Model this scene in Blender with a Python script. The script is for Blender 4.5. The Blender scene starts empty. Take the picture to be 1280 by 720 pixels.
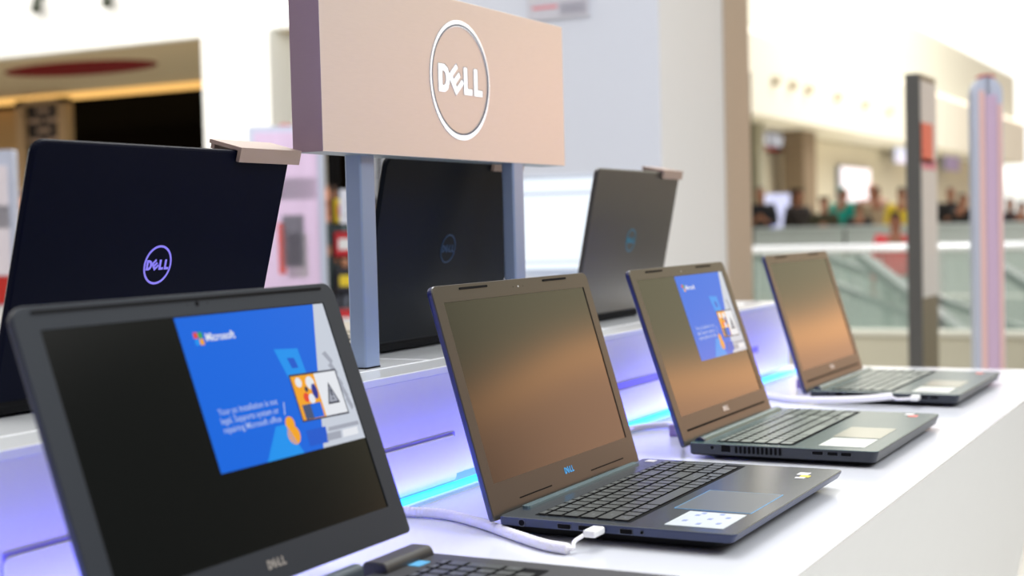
import bpy, bmesh, math, random
from mathutils import Vector, Matrix
random.seed(5)
S = bpy.context.scene
COL = S.collection
T = 0.85                                   # counter top above the floor
# ------------------------------------------------------------------ camera
CAM = Vector((0.69349, -1.27263, 0.31174 + T))
FW = Vector((-0.46598, 0.88383, -0.04137)).normalized()
RT = Vector((0.8848, 0.4653, -0.0253)).normalized()
UP = RT.cross(FW).normalized()
RT = FW.cross(UP).normalized()
FPX = 1803.3
cd = bpy.data.cameras.new('camera'); cam = bpy.data.objects.new('camera', cd); COL.objects.link(cam)
cam.matrix_world = Matrix(((RT.x, UP.x, -FW.x, CAM.x), (RT.y, UP.y, -FW.y, CAM.y), (RT.z, UP.z, -FW.z, CAM.z), (0, 0, 0, 1)))
cd.sensor_width = 36; cd.lens = FPX / 1280 * 36
cd.clip_start = 0.02; cd.clip_end = 300
cd.dof.use_dof = True; cd.dof.focus_distance = 1.58; cd.dof.aperture_fstop = 4.4
S.camera = cam
S.view_settings.view_transform = 'Standard'; S.view_settings.look = 'None'
S.view_settings.gamma = 1; S.view_settings.use_curve_mapping = False
S.view_settings.exposure = 0.0
# ------------------------------------------------------------------ world: a bright mall hall around the stand
W_ = bpy.data.worlds.new('mall_light'); S.world = W_; W_.use_nodes = True
nt = W_.node_tree; N = nt.nodes; L = nt.links
for n in list(N): N.remove(n)
def nd(t, **k):
    n = N.new(t)
    for a, b in k.items(): setattr(n, a, b)
    return n
def math_(op, a, b=None, c=None, clamp=False):
    n = nd('ShaderNodeMath', operation=op, use_clamp=clamp)
    for i, v in enumerate((a, b, c)):
        if v is None: continue
        if isinstance(v, (int, float)): n.inputs[i].default_value = v
        else: L.new(v, n.inputs[i])
    return n.outputs[0]
def mixc(f, a, b):
    n = nd('ShaderNodeMix', data_type='RGBA')
    L.new(f, n.inputs[0])
    for i, v in ((6, a), (7, b)):
        if isinstance(v, tuple): n.inputs[i].default_value = (*v, 1)
        else: L.new(v, n.inputs[i])
    return n.outputs[2]
def sstep(v, a, b):
    n = nd('ShaderNodeMapRange', interpolation_type='SMOOTHSTEP')
    L.new(v, n.inputs[0]); n.inputs[1].default_value = a; n.inputs[2].default_value = b
    return n.outputs[0]
tc = nd('ShaderNodeTexCoord'); sx = nd('ShaderNodeSeparateXYZ'); L.new(tc.outputs['Generated'], sx.inputs[0])
X, Y, Z = sx.outputs
az = math_('ARCTAN2', X, Y)                # 0 = along the counter, + towards the customers
# tilted orange band shaped into the world for screen reflections, right of the frame
bnd = nd('ShaderNodeMapRange'); L.new(az, bnd.inputs[0])
for i_, v_ in enumerate((0.28, 0.42, 0.092, 0.160)): bnd.inputs[i_ + 1].default_value = v_
zt = math_('SUBTRACT', Z, bnd.outputs[0])
band = math_('MULTIPLY', sstep(zt, -0.022, -0.010), math_('SUBTRACT', 1.0, sstep(zt, -0.006, 0.006)))
low = math_('SUBTRACT', 1.0, sstep(zt, -0.012, 0.022))
noi = nd('ShaderNodeTexNoise'); noi.inputs['Scale'].default_value = 6; L.new(tc.outputs['Generated'], noi.inputs['Vector'])
olive = (0.85, 0.78, 0.50)
warm = mixc(noi.outputs[0], (2.3, 1.30, 0.78), (1.5, 0.86, 0.55))
side = mixc(low, olive, warm)
side = mixc(math_('MULTIPLY', band, 0.8), side, (4.2, 2.1, 0.85))
side = mixc(sstep(az, 0.44, 0.60), side, (0.05, 0.055, 0.05))       # darker further to the customers' side
side = mixc(sstep(Z, 0.34, 0.60), side, (1.5, 1.46, 1.40))         # lit ceiling overhead
front = mixc(sstep(Z, 0.0, 0.03), (0.8, 0.8, 0.74), (1.7, 1.68, 1.55))   # the blown-out hall
front = mixc(sstep(Z, 0.28, 0.6), front, (1.5, 1.46, 1.40))
isfront = math_('MULTIPLY', math_('SUBTRACT', 1.0, sstep(az, 0.0, 0.12)), sstep(az, -1.9, -1.4))
hall = mixc(isfront, side, front)
behind = mixc(sstep(Z, 0.45, 0.9), (0.30, 0.27, 0.31), (1.3, 1.27, 1.22))
hall = mixc(sstep(Y, -0.25, 0.05), behind, hall)
bg = nd('ShaderNodeBackground'); L.new(hall, bg.inputs[0]); bg.inputs[1].default_value = 1.0
wo = nd('ShaderNodeOutputWorld'); L.new(bg.outputs[0], wo.inputs[0])
# ------------------------------------------------------------------ lamps
def area(name, loc, target, sx_, sy_, power, col=(1, 1, 1)):
    l = bpy.data.lights.new(name, 'AREA'); l.shape = 'RECTANGLE'; l.size = sx_; l.size_y = sy_
    l.energy = power; l.color = col
    o = bpy.data.objects.new(name, l); COL.objects.link(o); o.location = loc
    d = Vector(target) - Vector(loc); o.rotation_euler = d.to_track_quat('-Z', 'Y').to_euler()
    return o
area('ceiling_lamp_store', (-0.6, 1.5, 3.6), (0, 0.6, T), 1.4, 1.4, 60, (0.96, 0.98, 1.0))
area('ceiling_lamp_aisle', (2.6, 0.2, 3.3), (0.0, 0.7, T), 1.4, 1.4, 62, (0.92, 0.97, 1.0))
area('hall_fill_far', (-5.0, 36.0, 13.0), (-9.0, 38, 3.5), 16, 22, 4300, (1.0, 0.98, 0.92))  # unseen fill light, added to blow out the far fascia
area('hall_fill_left', (-5.0, 2.0, 4.5), (-8.0, 8.0, 3.0), 5, 3, 520, (1.0, 0.99, 0.95))  # unseen fill light, added to whiten the left fascia and column
# ------------------------------------------------------------------ materials
MATS = {}
def mat(name, col, rough=0.5, metal=0.0, spec=0.5, noise=0.0, nscale=40.0, emit=None, estr=1.0, trans=0.0, alpha=1.0, coat=0.0, bump=0.0, ior=None, stretch=None):
    if name in MATS: return MATS[name]
    m = bpy.data.materials.new(name); m.use_nodes = True; MATS[name] = m
    t = m.node_tree; b = t.nodes['Principled BSDF']
    b.inputs['Base Color'].default_value = (*col, 1)
    b.inputs['Roughness'].default_value = rough; b.inputs['Metallic'].default_value = metal
    b.inputs['Specular IOR Level'].default_value = spec
    b.inputs['Transmission Weight'].default_value = trans; b.inputs['Alpha'].default_value = alpha
    b.inputs['Coat Weight'].default_value = coat
    if ior: b.inputs['IOR'].default_value = ior
    if emit: b.inputs['Emission Color'].default_value = (*emit, 1); b.inputs['Emission Strength'].default_value = estr
    c = t.nodes.new('ShaderNodeTexCoord'); n = t.nodes.new('ShaderNodeTexNoise'); n.inputs['Scale'].default_value = nscale
    mp = t.nodes.new('ShaderNodeMapping'); t.links.new(c.outputs['Object'], mp.inputs[0]); t.links.new(mp.outputs[0], n.inputs['Vector'])
    if stretch: mp.inputs['Scale'].default_value = stretch
    r = t.nodes.new('ShaderNodeMapRange'); t.links.new(n.outputs[0], r.inputs[0])
    v = noise if noise else 0.02
    r.inputs[3].default_value = 1 - v; r.inputs[4].default_value = 1 + v
    mx = t.nodes.new('ShaderNodeVectorMath'); mx.operation = 'SCALE'; mx.inputs[0].default_value = col; t.links.new(r.outputs[0], mx.inputs['Scale'])
    t.links.new(mx.outputs[0], b.inputs['Base Color'])
    if bump:
        bu = t.nodes.new('ShaderNodeBump'); bu.inputs['Strength'].default_value = bump; bu.inputs['Distance'].default_value = 0.0005
        t.links.new(n.outputs[0], bu.inputs['Height']); t.links.new(bu.outputs[0], b.inputs['Normal'])
    return m
def lin(r, g, b):
    f = lambda c: (c / 255 / 12.92) if c / 255 <= 0.04045 else ((c / 255 + 0.055) / 1.055) ** 2.4
    return (f(r), f(g), f(b))
# ------------------------------------------------------------------ mesh helpers
def link(name, bm, m, parent=None, smooth=False, loc=None, bevel=0, recalc=True):
    if recalc: bmesh.ops.recalc_face_normals(bm, faces=bm.faces[:])
    me = bpy.data.meshes.new(name); bm.to_mesh(me); bm.free()
    for x in (m if isinstance(m, (list, tuple)) else [m]): me.materials.append(x)
    if smooth:
        for p in me.polygons: p.use_smooth = True
    o = bpy.data.objects.new(name, me); COL.objects.link(o)
    if parent: o.parent = parent
    if loc is not None: o.location = loc
    if bevel:
        b = o.modifiers.new('bevel', 'BEVEL'); b.width = bevel; b.segments = 2; b.limit_method = 'ANGLE'; b.angle_limit = 0.6
    return o
def box(bm, c, s, M=None, mi=0, r=0.0):
    tmp = bmesh.new(); bmesh.ops.create_cube(tmp, size=1)
    for v in tmp.verts: v.co = Vector((v.co.x * s[0], v.co.y * s[1], v.co.z * s[2]))
    if r: bmesh.ops.bevel(tmp, geom=tmp.edges[:], offset=r, segments=2, affect='EDGES', profile=0.5)
    for v in tmp.verts:
        v.co = v.co + Vector(c)
        if M is not None: v.co = M @ v.co
    merge(bm, tmp, mi)
def merge(bm, tmp, mi=0):
    mp = {v: bm.verts.new(v.co) for v in tmp.verts}
    for f in tmp.faces:
        try:
            g = bm.faces.new([mp[v] for v in f.verts]); g.material_index = mi
        except ValueError: pass
    tmp.free()
def loft(bm, rings, M=None, mi=0, cap=True):
    R_ = []
    for r in rings:
        R_.append([bm.verts.new((M @ Vector(p)) if M is not None else Vector(p)) for p in r])
    n = len(R_[0])
    for a, b in zip(R_, R_[1:]):
        for i in range(n):
            f = bm.faces.new((a[i], a[(i + 1) % n], b[(i + 1) % n], b[i])); f.material_index = mi
    if cap:
        for r in (R_[0], R_[-1]):
            f = bm.faces.new(r); f.material_index = mi
def rrect(x0, x1, y0, y1, r, seg=5):
    """rounded rectangle; r may be four radii: (x0,y0),(x1,y0),(x1,y1),(x0,y1)"""
    if not isinstance(r, tuple): r = (r,) * 4
    pts = []
    for (cx, cy, a0, rr) in ((x0, y0, 180, r[0]), (x1, y0, 270, r[1]), (x1, y1, 0, r[2]), (x0, y1, 90, r[3])):
        ox = cx + (rr if cx == x0 else -rr); oy = cy + (rr if cy == y0 else -rr)
        for k in range(seg + 1):
            a = math.radians(a0 + 90 * k / seg); pts.append((ox + rr * math.cos(a), oy + rr * math.sin(a)))
    return pts
def cyl(bm, a, b, r0, r1=None, seg=16, M=None, mi=0):
    r1 = r0 if r1 is None else r1
    a = Vector(a); b = Vector(b); d = (b - a).normalized()
    u = d.orthogonal().normalized(); w = d.cross(u)
    ring = lambda c, r: [c + (u * math.cos(2 * math.pi * k / seg) + w * math.sin(2 * math.pi * k / seg)) * r for k in range(seg)]
    loft(bm, [ring(a, r0), ring(b, r1)], M, mi)
def tube(bm, pts, rad, seg=10, sub=8, mi=0):
    P = [Vector(p) for p in pts]; P = [P[0] * 2 - P[1]] + P + [P[-1] * 2 - P[-2]]
    path = []
    for i in range(1, len(P) - 2):
        for k in range(sub):
            t = k / sub; p0, p1, p2, p3 = P[i - 1:i + 3]
            path.append(0.5 * ((2 * p1) + (p2 - p0) * t + (2 * p0 - 5 * p1 + 4 * p2 - p3) * t * t + (3 * p1 - p0 - 3 * p2 + p3) * t ** 3))
    path.append(P[-2]); rings = []; up = Vector((0, 0, 1))
    for i, p in enumerate(path):
        d = (path[min(i + 1, len(path) - 1)] - path[max(i - 1, 0)]).normalized()
        u = d.cross(up).normalized(); w = u.cross(d)
        r = rad(i / (len(path) - 1)) if callable(rad) else rad
        rings.append([p + (u * math.cos(2 * math.pi * k / seg) + w * math.sin(2 * math.pi * k / seg)) * r for k in range(seg)])
    loft(bm, rings, mi=mi)
    return path
def text_bm(bm, s, size, M, mi=0, ext=0.0, align='CENTER', bold=0.0):
    cu = bpy.data.curves.new('t', 'FONT'); cu.body = s; cu.size = size; cu.align_x = align; cu.align_y = 'CENTER'; cu.extrude = ext; cu.offset = bold
    cu.resolution_u = 3
    o = bpy.data.objects.new('t', cu); COL.objects.link(o)
    dg = bpy.context.evaluated_depsgraph_get(); me = bpy.data.meshes.new_from_object(o.evaluated_get(dg))
    k = bmesh.new(); k.from_mesh(me)
    for v in k.verts: v.co = M @ v.co
    merge(bm, k, mi)
    bpy.data.objects.remove(o); bpy.data.curves.remove(cu); bpy.data.meshes.remove(me)
def frameM(o, ex, ey):
    ex = Vector(ex).normalized(); ey = Vector(ey).normalized(); ez = ex.cross(ey)
    return Matrix(((ex.x, ey.x, ez.x, o[0]), (ex.y, ey.y, ez.y, o[1]), (ex.z, ey.z, ez.z, o[2]), (0, 0, 0, 1)))
def word_dell(bm, h, M, ext, mi=0):
    """the four letters, cap height h, centred; the E leans back on its corner"""
    def prism(poly, ox=0.0):
        loft(bm, [[(ox + x * h, y * h, 0) for x, y in poly], [(ox + x * h, y * h, ext) for x, y in poly]], M, mi)
    w = 0.26
    # D as a closed strip
    out = [(0, -.5), (.42, -.5), (.66, -.38), (.78, -.12), (.78, .12), (.66, .38), (.42, .5), (0, .5)]
    inn = [(w, -.26), (.38, -.26), (.47, -.2), (.52, -.08), (.52, .08), (.47, .2), (.38, .26), (w, .26)]
    ox = -1.60 * h
    n = len(out); vs = []
    for z in (0, ext):
        vs.append(([bm.verts.new(M @ Vector((ox + x * h, y * h, z))) for x, y in out], [bm.verts.new(M @ Vector((ox + x * h, y * h, z))) for x, y in inn]))
    for i in range(n):
        j = (i + 1) % n
        for (o_, i_) in vs: bm.faces.new((o_[i], o_[j], i_[j], i_[i])).material_index = mi
        bm.faces.new((vs[0][0][i], vs[0][0][j], vs[1][0][j], vs[1][0][i])).material_index = mi
        bm.faces.new((vs[0][1][i], vs[0][1][j], vs[1][1][j], vs[1][1][i])).material_index = mi
    # E: one comb-shaped outline turned by 38 degrees
    a = math.radians(38); ca, sa = math.cos(a), math.sin(a)
    comb = [(-.36, -.44), (.38, -.44), (.38, -.24), (-.12, -.24), (-.12, -.1), (.34, -.1), (.34, .1), (-.12, .1), (-.12, .24), (.38, .24), (.38, .44), (-.36, .44)]
    prism([(x * ca - y * sa, x * sa + y * ca) for x, y in comb], -0.36 * h)
    ell = [(0, -.5), (.62, -.5), (.62, -.27), (w, -.27), (w, .5), (0, .5)]
    prism(ell, 0.22 * h); prism(ell, 0.98 * h)
def ring_bm(bm, r, w, M, ext, seg=56, mi=0):
    vs = []
    for z in (0, ext):
        vs.append([[bm.verts.new(M @ Vector((q * math.cos(2 * math.pi * k / seg), q * math.sin(2 * math.pi * k / seg), z))) for k in range(seg)] for q in (r, r - w)])
    for i in range(seg):
        j = (i + 1) % seg
        for (o_, i_) in vs: bm.faces.new((o_[i], o_[j], i_[j], i_[i])).material_index = mi
        for q in (0, 1): bm.faces.new((vs[0][q][i], vs[0][q][j], vs[1][q][j], vs[1][q][i])).material_index = mi
def tag(o, label, cat=None, group=None, kind=None):
    if label: o['label'] = label
    if cat: o['category'] = cat
    if group: o['group'] = group
    if kind: o['kind'] = kind
    return o
def thing(name, label, cat, loc=(0, 0, 0), rz=0, group=None):
    o = bpy.data.objects.new(name, None); COL.objects.link(o); o.empty_display_size = 0.05
    o.location = loc; o.rotation_euler = (0, 0, rz)
    return tag(o, label, cat, group)
def struct(name, bm, m, **k):
    o = link(name, bm, m, **k); o['kind'] = 'structure'; return o
def at(px, py, D):
    """point of the place that a pixel of the 1280x720 photograph shows at depth D"""
    return CAM + (FW + RT * ((px - 640) / FPX) - UP * ((py - 360) / FPX)) * D
# ------------------------------------------------------------------ the palette
M_floor = mat('mall_floor_tile', lin(205, 200, 190), 0.25, noise=0.06, nscale=3)
M_white = mat('white_counter_laminate', (0.73, 0.75, 0.81), 0.16, spec=0.5, noise=0.01)
M_front = mat('white_counter_front', (0.80, 0.83, 0.86), 0.4, noise=0.01)
M_body = mat('white_shelf_front', (0.80, 0.80, 0.84), 0.32, noise=0.01)
M_gloss = mat('white_shelf_top', (0.86, 0.89, 0.92), 0.14, noise=0.01)
M_led = mat('led_strip', (0.1, 0.5, 0.9), 0.4, emit=(0.0, 0.24, 1.0), estr=4.2)
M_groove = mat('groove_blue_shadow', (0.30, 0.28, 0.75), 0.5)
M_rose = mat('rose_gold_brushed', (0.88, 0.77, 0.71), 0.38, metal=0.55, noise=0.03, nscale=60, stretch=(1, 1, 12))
M_roseshade = mat('rose_gold_end_shade', (0.42, 0.32, 0.40), 0.42, metal=0.75, noise=0.03, nscale=60, stretch=(1, 1, 12))  # same rose gold, darkened to paint the shade on the end faces
M_post = mat('post_blue_grey', (0.30, 0.38, 0.55), 0.3, metal=0.35)
M_logo = mat('logo_white_acrylic', (0.98, 0.98, 0.98), 0.35, emit=(1, 1, 1), estr=0.35)
M_logoside = mat('logo_side_steel', (0.10, 0.13, 0.18), 0.4, metal=0.5)
M_clamp = mat('clamp_pink_metal', (0.40, 0.30, 0.255), 0.42, metal=0.35, noise=0.04)
M_black = mat('black_port', (0.003, 0.003, 0.004), 0.7, spec=0.1)
M_rubber = mat('black_rubber', (0.004, 0.004, 0.005), 0.75, spec=0.12)
M_cable = mat('white_cable', (0.85, 0.83, 0.88), 0.42)
M_plug = mat('white_plug', (0.88, 0.88, 0.88), 0.35)
M_steel = mat('port_steel', (0.12, 0.13, 0.16), 0.35, metal=0.6)
M_purple = mat('purple_sensor_plastic', (0.35, 0.25, 0.45), 0.4)
M_glassr = mat('balustrade_glass', (0.42, 0.58, 0.50), 0.03, alpha=0.17, spec=0.5)
# ================================================================== floor and counter
bm = bmesh.new(); box(bm, (-3, 0.3, -0.05), (26, 13.0, 0.1)); struct('floor', bm, M_floor)
xs, hs, xf, yf, y0 = -0.1903, 0.1476, 0.3222, 1.7788, -1.15
ct = thing('display_counter', 'long white glossy display counter the open laptops stand on', 'counter', (0, 0, 0))
bm = bmesh.new()
loft(bm, [[(x, y, T) for x, y in rrect(-0.80, xf - 0.0008, y0, yf, 0.004)], [(x, y, T - 0.0008) for x, y in rrect(-0.80, xf, y0, yf, 0.004)], [(x, y, T - 0.003) for x, y in rrect(-0.80, xf - 0.0005, y0, yf, 0.004)]])
link('counter_top', bm, M_white, ct)
bm = bmesh.new()
k = 0.21
q = lambda z: [(-0.80 + k * (T - z) * 0.2, y0 + .0005, z), (xf - 0.0004 - k * (T - z), y0 + .0005, z), (xf - 0.0004 - k * (T - z), yf - 0.0005, z), (-0.80 + k * (T - z) * 0.2, yf - 0.0005, z)]
loft(bm, [q(T - 0.003), q(0.08)])
link('slanted_front_panel', bm, M_front, ct)
bm = bmesh.new(); loft(bm, [[(x, y, z) for x, y in rrect(-0.66, 0.08, y0 + .1, yf - .08, 0.01)] for z in (0.0, 0.08)]); link('plinth', bm, mat('grey_plinth', (0.2, 0.2, 0.21), 0.5), ct)
# raised shelf
sh = thing('raised_shelf', 'raised white display shelf glowing violet, running behind the front laptops', 'shelf', (0, 0, T))
xb = -0.70; ye = 1.6255; ys = -1.1
doors = ((-0.467, 0.243), (0.71, 1.42), (-1.1, -0.485))
bm = bmesh.new()
loft(bm, [[(x, y, z) for x, y in rrect(xb, xs - 0.0001, ys, ye, 0.004)] for z in (0.014, hs - 0.009)])
sb = link('shelf_body', bm, M_body, sh)
bm = bmesh.new()
loft(bm, [[(x, y, hs - 0.009) for x, y in rrect(xb, xs - 0.0005, ys, ye, 0.004)], [(x, y, hs - 0.0085) for x, y in rrect(xb, xs + 0.0005, ys, ye + .0005, 0.004)], [(x, y, hs - 0.0008) for x, y in rrect(xb, xs + 0.0005, ys, ye + .0005, 0.004)], [(x, y, hs) for x, y in rrect(xb, xs - 0.0003, ys, ye, 0.004)]])
link('shelf_top', bm, M_gloss, sh)
M_line = mat('shelf_seam', (0.93, 0.94, 0.95), 0.3)
bm = bmesh.new()
for (a, b) in ((-1.0, 0.33), (0.36, 1.58)):
    box(bm, (-0.25, (a + b) / 2, hs + 0.0003), (0.0022, b - a, 0.0006))
box(bm, (-0.30, 0.291, hs + 0.0003), (0.10, 0.002, 0.0006))
link('inlay_seam', bm, M_line, sh)
bm = bmesh.new(); box(bm, (-0.243, 1.552, hs + 0.0004), (0.012, 0.075, 0.0008)); link('slot_cover', bm, mat('slot_dark', (0.08, 0.08, 0.1), 0.4), sh)
for (a, b) in doors:
    hi = 0.0625 if a < 0.5 else 0.0595
    bm = bmesh.new()
    gp = rrect(a, b, 0.0070, hi, 0.007, 6)
    loft(bm, [[(xs - 0.0005, y, z) for y, z in gp], [(xs + 0.0016, y, z) for y, z in gp], [(xs + 0.0026, y, z) for y, z in rrect(a + .001, b - .001, 0.0080, hi - .001, 0.006, 6)]])
    d = link('drawer_front', bm, M_body, sh)
    bm = bmesh.new()
    loft(bm, [[(x, y, z) for y, z in rrect(a - .0012, b + .0012, 0.0062, hi + .0004, 0.0078, 6)] for x in (xs - 0.001, xs + 0.0003)])
    link('drawer_seam', bm, M_groove, sh)
    bm = bmesh.new()
    g0 = 0.0660 if a < 0.5 else 0.0712
    loft(bm, [[(x, y, z) for y, z in rrect(a, b, hi - 0.004, g0, 0.0015, 3)] for x in (xs - 0.001, xs + 0.0008)])
    link('finger_groove', bm, M_groove, sh)
bm = bmesh.new(); loft(bm, [[(x, y, z) for x, y in rrect(xb, xs + 0.029, ys, ye + 0.012, 0.003)] for z in (0.0, 0.0040)]); link('acrylic_lip', bm, mat('lip_acrylic', (0.55, 0.80, 0.95), 0.2, emit=(0.25, 0.5, 0.9), estr=0.45), sh)
bm = bmesh.new(); box(bm, (xs + 0.0115, (ys + ye) / 2, 0.0046), (0.021, ye - ys, 0.0012)); link('light_strip', bm, M_led, sh)
for (a, b) in ((-1.05, 1.60),):
    l = bpy.data.lights.new('shelf_led_glow', 'AREA'); l.shape = 'RECTANGLE'; l.size = 0.012; l.size_y = b - a; l.energy = 3.0; l.color = (0.17, 0.13, 1.0)
    o = bpy.data.objects.new('shelf_led_glow', l); COL.objects.link(o); o.location = (xs + 0.030, (a + b) / 2, T + 0.006); o.rotation_euler = (0, math.radians(180 - 12), 0)
# ================================================================== brand sign on two posts
sg = thing('brand_sign', 'rose gold box sign with a white round emblem on two grey posts', 'sign', (-0.2725, 0.388, T + hs))
o0 = Vector((-0.2725, 0.388, T + hs))
def rel(bmx):
    for v in bmx.verts: v.co -= o0
    return bmx
zb_, zt_ = T + 0.4035, T + 0.612
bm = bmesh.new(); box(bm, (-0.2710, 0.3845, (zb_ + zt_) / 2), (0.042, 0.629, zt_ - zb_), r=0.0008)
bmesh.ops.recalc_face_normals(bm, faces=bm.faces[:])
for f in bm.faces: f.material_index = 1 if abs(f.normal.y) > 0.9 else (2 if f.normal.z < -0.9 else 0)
link('sign_box', rel(bm), [M_rose, M_roseshade, mat('sign_underside', (0.20, 0.24, 0.27), 0.4, metal=0.3)], sg)
for y, dx in ((0.1825, 0.0), (0.548, 0.014)):
    bm = bmesh.new(); loft(bm, [[(x, yy, z) for x, yy in rrect(-0.288 + dx * 1.25, -0.265 + dx, y - 0.016, y + 0.016, 0.003)] for z in (T + hs + 0.0015, zb_)])
    p = link('post', rel(bm), M_post, sg)
    bm = bmesh.new(); loft(bm, [[(x, yy, z) for x, yy in rrect(-0.2885 + dx * 1.25, -0.2645 + dx, y - 0.0165, y + 0.0165, 0.003)] for z in (T + hs, T + hs + 0.002)])
    link('foot', rel(bm), M_rubber, p)
Ms = frameM((-0.2500, 0.3865, T + 0.5075), (0, 1, 0), (0, 0, 1))
def two_tone(bm):
    for f in bm.faces: f.normal_update(); f.material_index = 0 if f.normal.x > 0.9 else 1
bm = bmesh.new()
# ring, a little heavier at upper left and lower right
seg = 72; vs = []
for z in (0, 0.0007):
    ro = [(0.0785 * math.cos(a), 0.0785 * math.sin(a)) for a in [2 * math.pi * k / seg for k in range(seg)]]
    ri = [(0.0735 * math.cos(a) + 0.0000, 0.0700 * math.sin(a)) for a in [2 * math.pi * k / seg for k in range(seg)]]
    vs.append([[bm.verts.new(Ms @ Vector((x, y, z))) for x, y in r] for r in (ro, ri)])
for i in range(seg):
    j = (i + 1) % seg
    for (a, b) in vs: bm.faces.new((a[i], a[j], b[j], b[i]))
    for q_ in (0, 1): bm.faces.new((vs[0][q_][i], vs[0][q_][j], vs[1][q_][j], vs[1][q_][i]))
bmesh.ops.recalc_face_normals(bm, faces=bm.faces[:]); two_tone(bm)
link('emblem_ring', rel(bm), [M_logo, M_logoside], sg)
bm = bmesh.new(); word_dell(bm, 0.036, Ms, 0.0007); bmesh.ops.recalc_face_normals(bm, faces=bm.faces[:]); two_tone(bm)
link('emblem_letters', rel(bm), [M_logo, M_logoside], sg)
Mc = Ms @ Matrix.Translation((0.0016, 0.0007, 0))
bm = bmesh.new(); word_dell(bm, 0.036, Mc, 0.0004); link('letter_cut_edge', rel(bm), M_logoside, sg)
bm = bmesh.new(); ring_bm(bm, 0.0752, 0.0022, Mc @ Matrix.Translation((-0.0010, 0, 0)) @ Matrix.Diagonal((1, .965, 1, 1)), 0.0010, seg=72); link('ring_cut_edge', rel(bm), M_logoside, sg)
# ================================================================== laptops
KEYS = []
def build_keys():
    u1 = 0.01865; rows = []
    fn = ['esc'] + ['F%d' % i for i in range(1, 13)] + ['prt']
    rows.append((0.0100, [(k, 15 / 14) for k in fn], ['hm', 'end', 'up', 'dn']))
    rows.append((0.0183, [(k, 1) for k in '`1234567890-='] + [('bksp', 2)], ['num', '/', '*', '-']))
    rows.append((0.0183, [('tab', 1.5)] + [(k, 1) for k in 'QWERTYUIOP[]'] + [('\\', 1.5)], ['7', '8', '9', '+']))
    rows.append((0.0183, [('caps', 1.75)] + [(k, 1) for k in "ASDFGHJKL;'"] + [('enter', 2.25)], ['4', '5', '6']))
    rows.append((0.0183, [('shift', 2.25)] + [(k, 1) for k in 'ZXCVBNM,./'] + [('shift', 2.75)], ['1', '2', '3', 'ent']))
    rows.append((0.0183, [('ctrl', 1.25), ('fn', 1), ('win', 1), ('alt', 1.25), ('', 5.5), ('alt', 1), ('ctrl', 1), ('<', 1), ('^v', 1), ('>', 1)], ['0', '.']))
    u = 0.0; g = 0.0028
    for ri, (d, main, pad) in enumerate(rows):
        v = 0.0
        for lab, w in main:
            wv = w * u1
            if lab == '^v':
                KEYS.append(('^', u + d * .25, v + wv / 2, wv - g, d / 2 - g * .6)); KEYS.append(('v', u + d * .75, v + wv / 2, wv - g, d / 2 - g * .6))
            else: KEYS.append((lab, u + d / 2, v + wv / 2, wv - g, d - g))
            v += wv
        v = 15 * u1 + 0.0025; pu = 0.0163
        for i, lab in enumerate(pad):
            wv = pu * (2 if (lab == '0') else 1); dd = d; uc = u + d / 2
            if lab == '+': dd = d * 2; uc = u + d
            KEYS.append((lab, uc, v + wv / 2, wv - g, dd - g)); v += wv
        u += d
build_keys()
KC = {}
def key_mesh(lab, wv, du, km, lm):
    kk = (lab, round(wv, 4), round(du, 4), km.name)
    if kk in KC: return KC[kk]
    bm = bmesh.new()
    loft(bm, [[(x, y, 0) for x, y in rrect(-du / 2, du / 2, -wv / 2, wv / 2, 0.0012, 2)], [(x, y, 0.0011) for x, y in rrect(-du / 2, du / 2, -wv / 2, wv / 2, 0.0012, 2)], [(x, y, 0.0014) for x, y in rrect(-du / 2 + .0004, du / 2 - .0004, -wv / 2 + .0004, wv / 2 - .0004, 0.001, 2)]])
    for f in bm.faces: f.material_index = 0 if all(v.co.z > .0013 for v in f.verts) else 2
    if lab:
        big = len(lab) == 1 and du > 0.012
        text_bm(bm, lab, 0.0052 if big else 0.0032, frameM((-0.003 if big else 0, -wv * .18 if big else 0, 0.00145), (0, 1, 0), (-1, 0, 0)), 1)
    me = bpy.data.meshes.new('key'); bm.to_mesh(me); bm.free(); me.materials.append(km); me.materials.append(lm); me.materials.append(M_keyside)
    KC[kk] = me
    return me
M_keyleg = mat('key_legend', (0.42, 0.45, 0.47), 0.5); M_keyside = mat('black_key_gap_shade', (0.004, 0.004, 0.005), 0.8, spec=0.1)  # black well; key sides painted black for the shade between keys
M_blackkey = mat('key_black', (0.040, 0.048, 0.050), 0.34, spec=0.9)
M_greykey = mat('key_grey_green', (0.19, 0.225, 0.20), 0.30, spec=1.0)
M_screen = mat('screen_dark_glass', (0.004, 0.0045, 0.0045), 0.13, spec=0.9)
M_lens = mat('webcam_lens', (0.6, 0.6, 0.62), 0.1)
M_sheet = mat('protective_label_sheet', (0.55, 0.60, 0.62), 0.35)
M_sheetink = mat('label_ink_blue', (0.22, 0.28, 0.55), 0.5)
def em(name, c, s=0.92): return mat(name, (0.01, 0.01, 0.01), 0.2, spec=0.25, emit=c, estr=s)
E_blue = em('window_blue', lin(0, 104, 228)); E_lblue = em('window_light_blue', lin(20, 150, 245)); E_grey = em('window_grey', lin(205, 212, 225))
E_mgrey = em('window_mid_grey', lin(165, 170, 185)); E_white = em('window_white', lin(235, 238, 245)); E_or = em('window_orange', lin(250, 170, 35)); E_red = em('window_red', lin(235, 75, 50))
E_dk = em('window_ink', lin(60, 62, 80)); E_navy = em('window_navy', lin(40, 50, 150)); E_gr = em('window_green', lin(60, 170, 75)); E_txt = em('window_text', lin(170, 190, 240))
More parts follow.
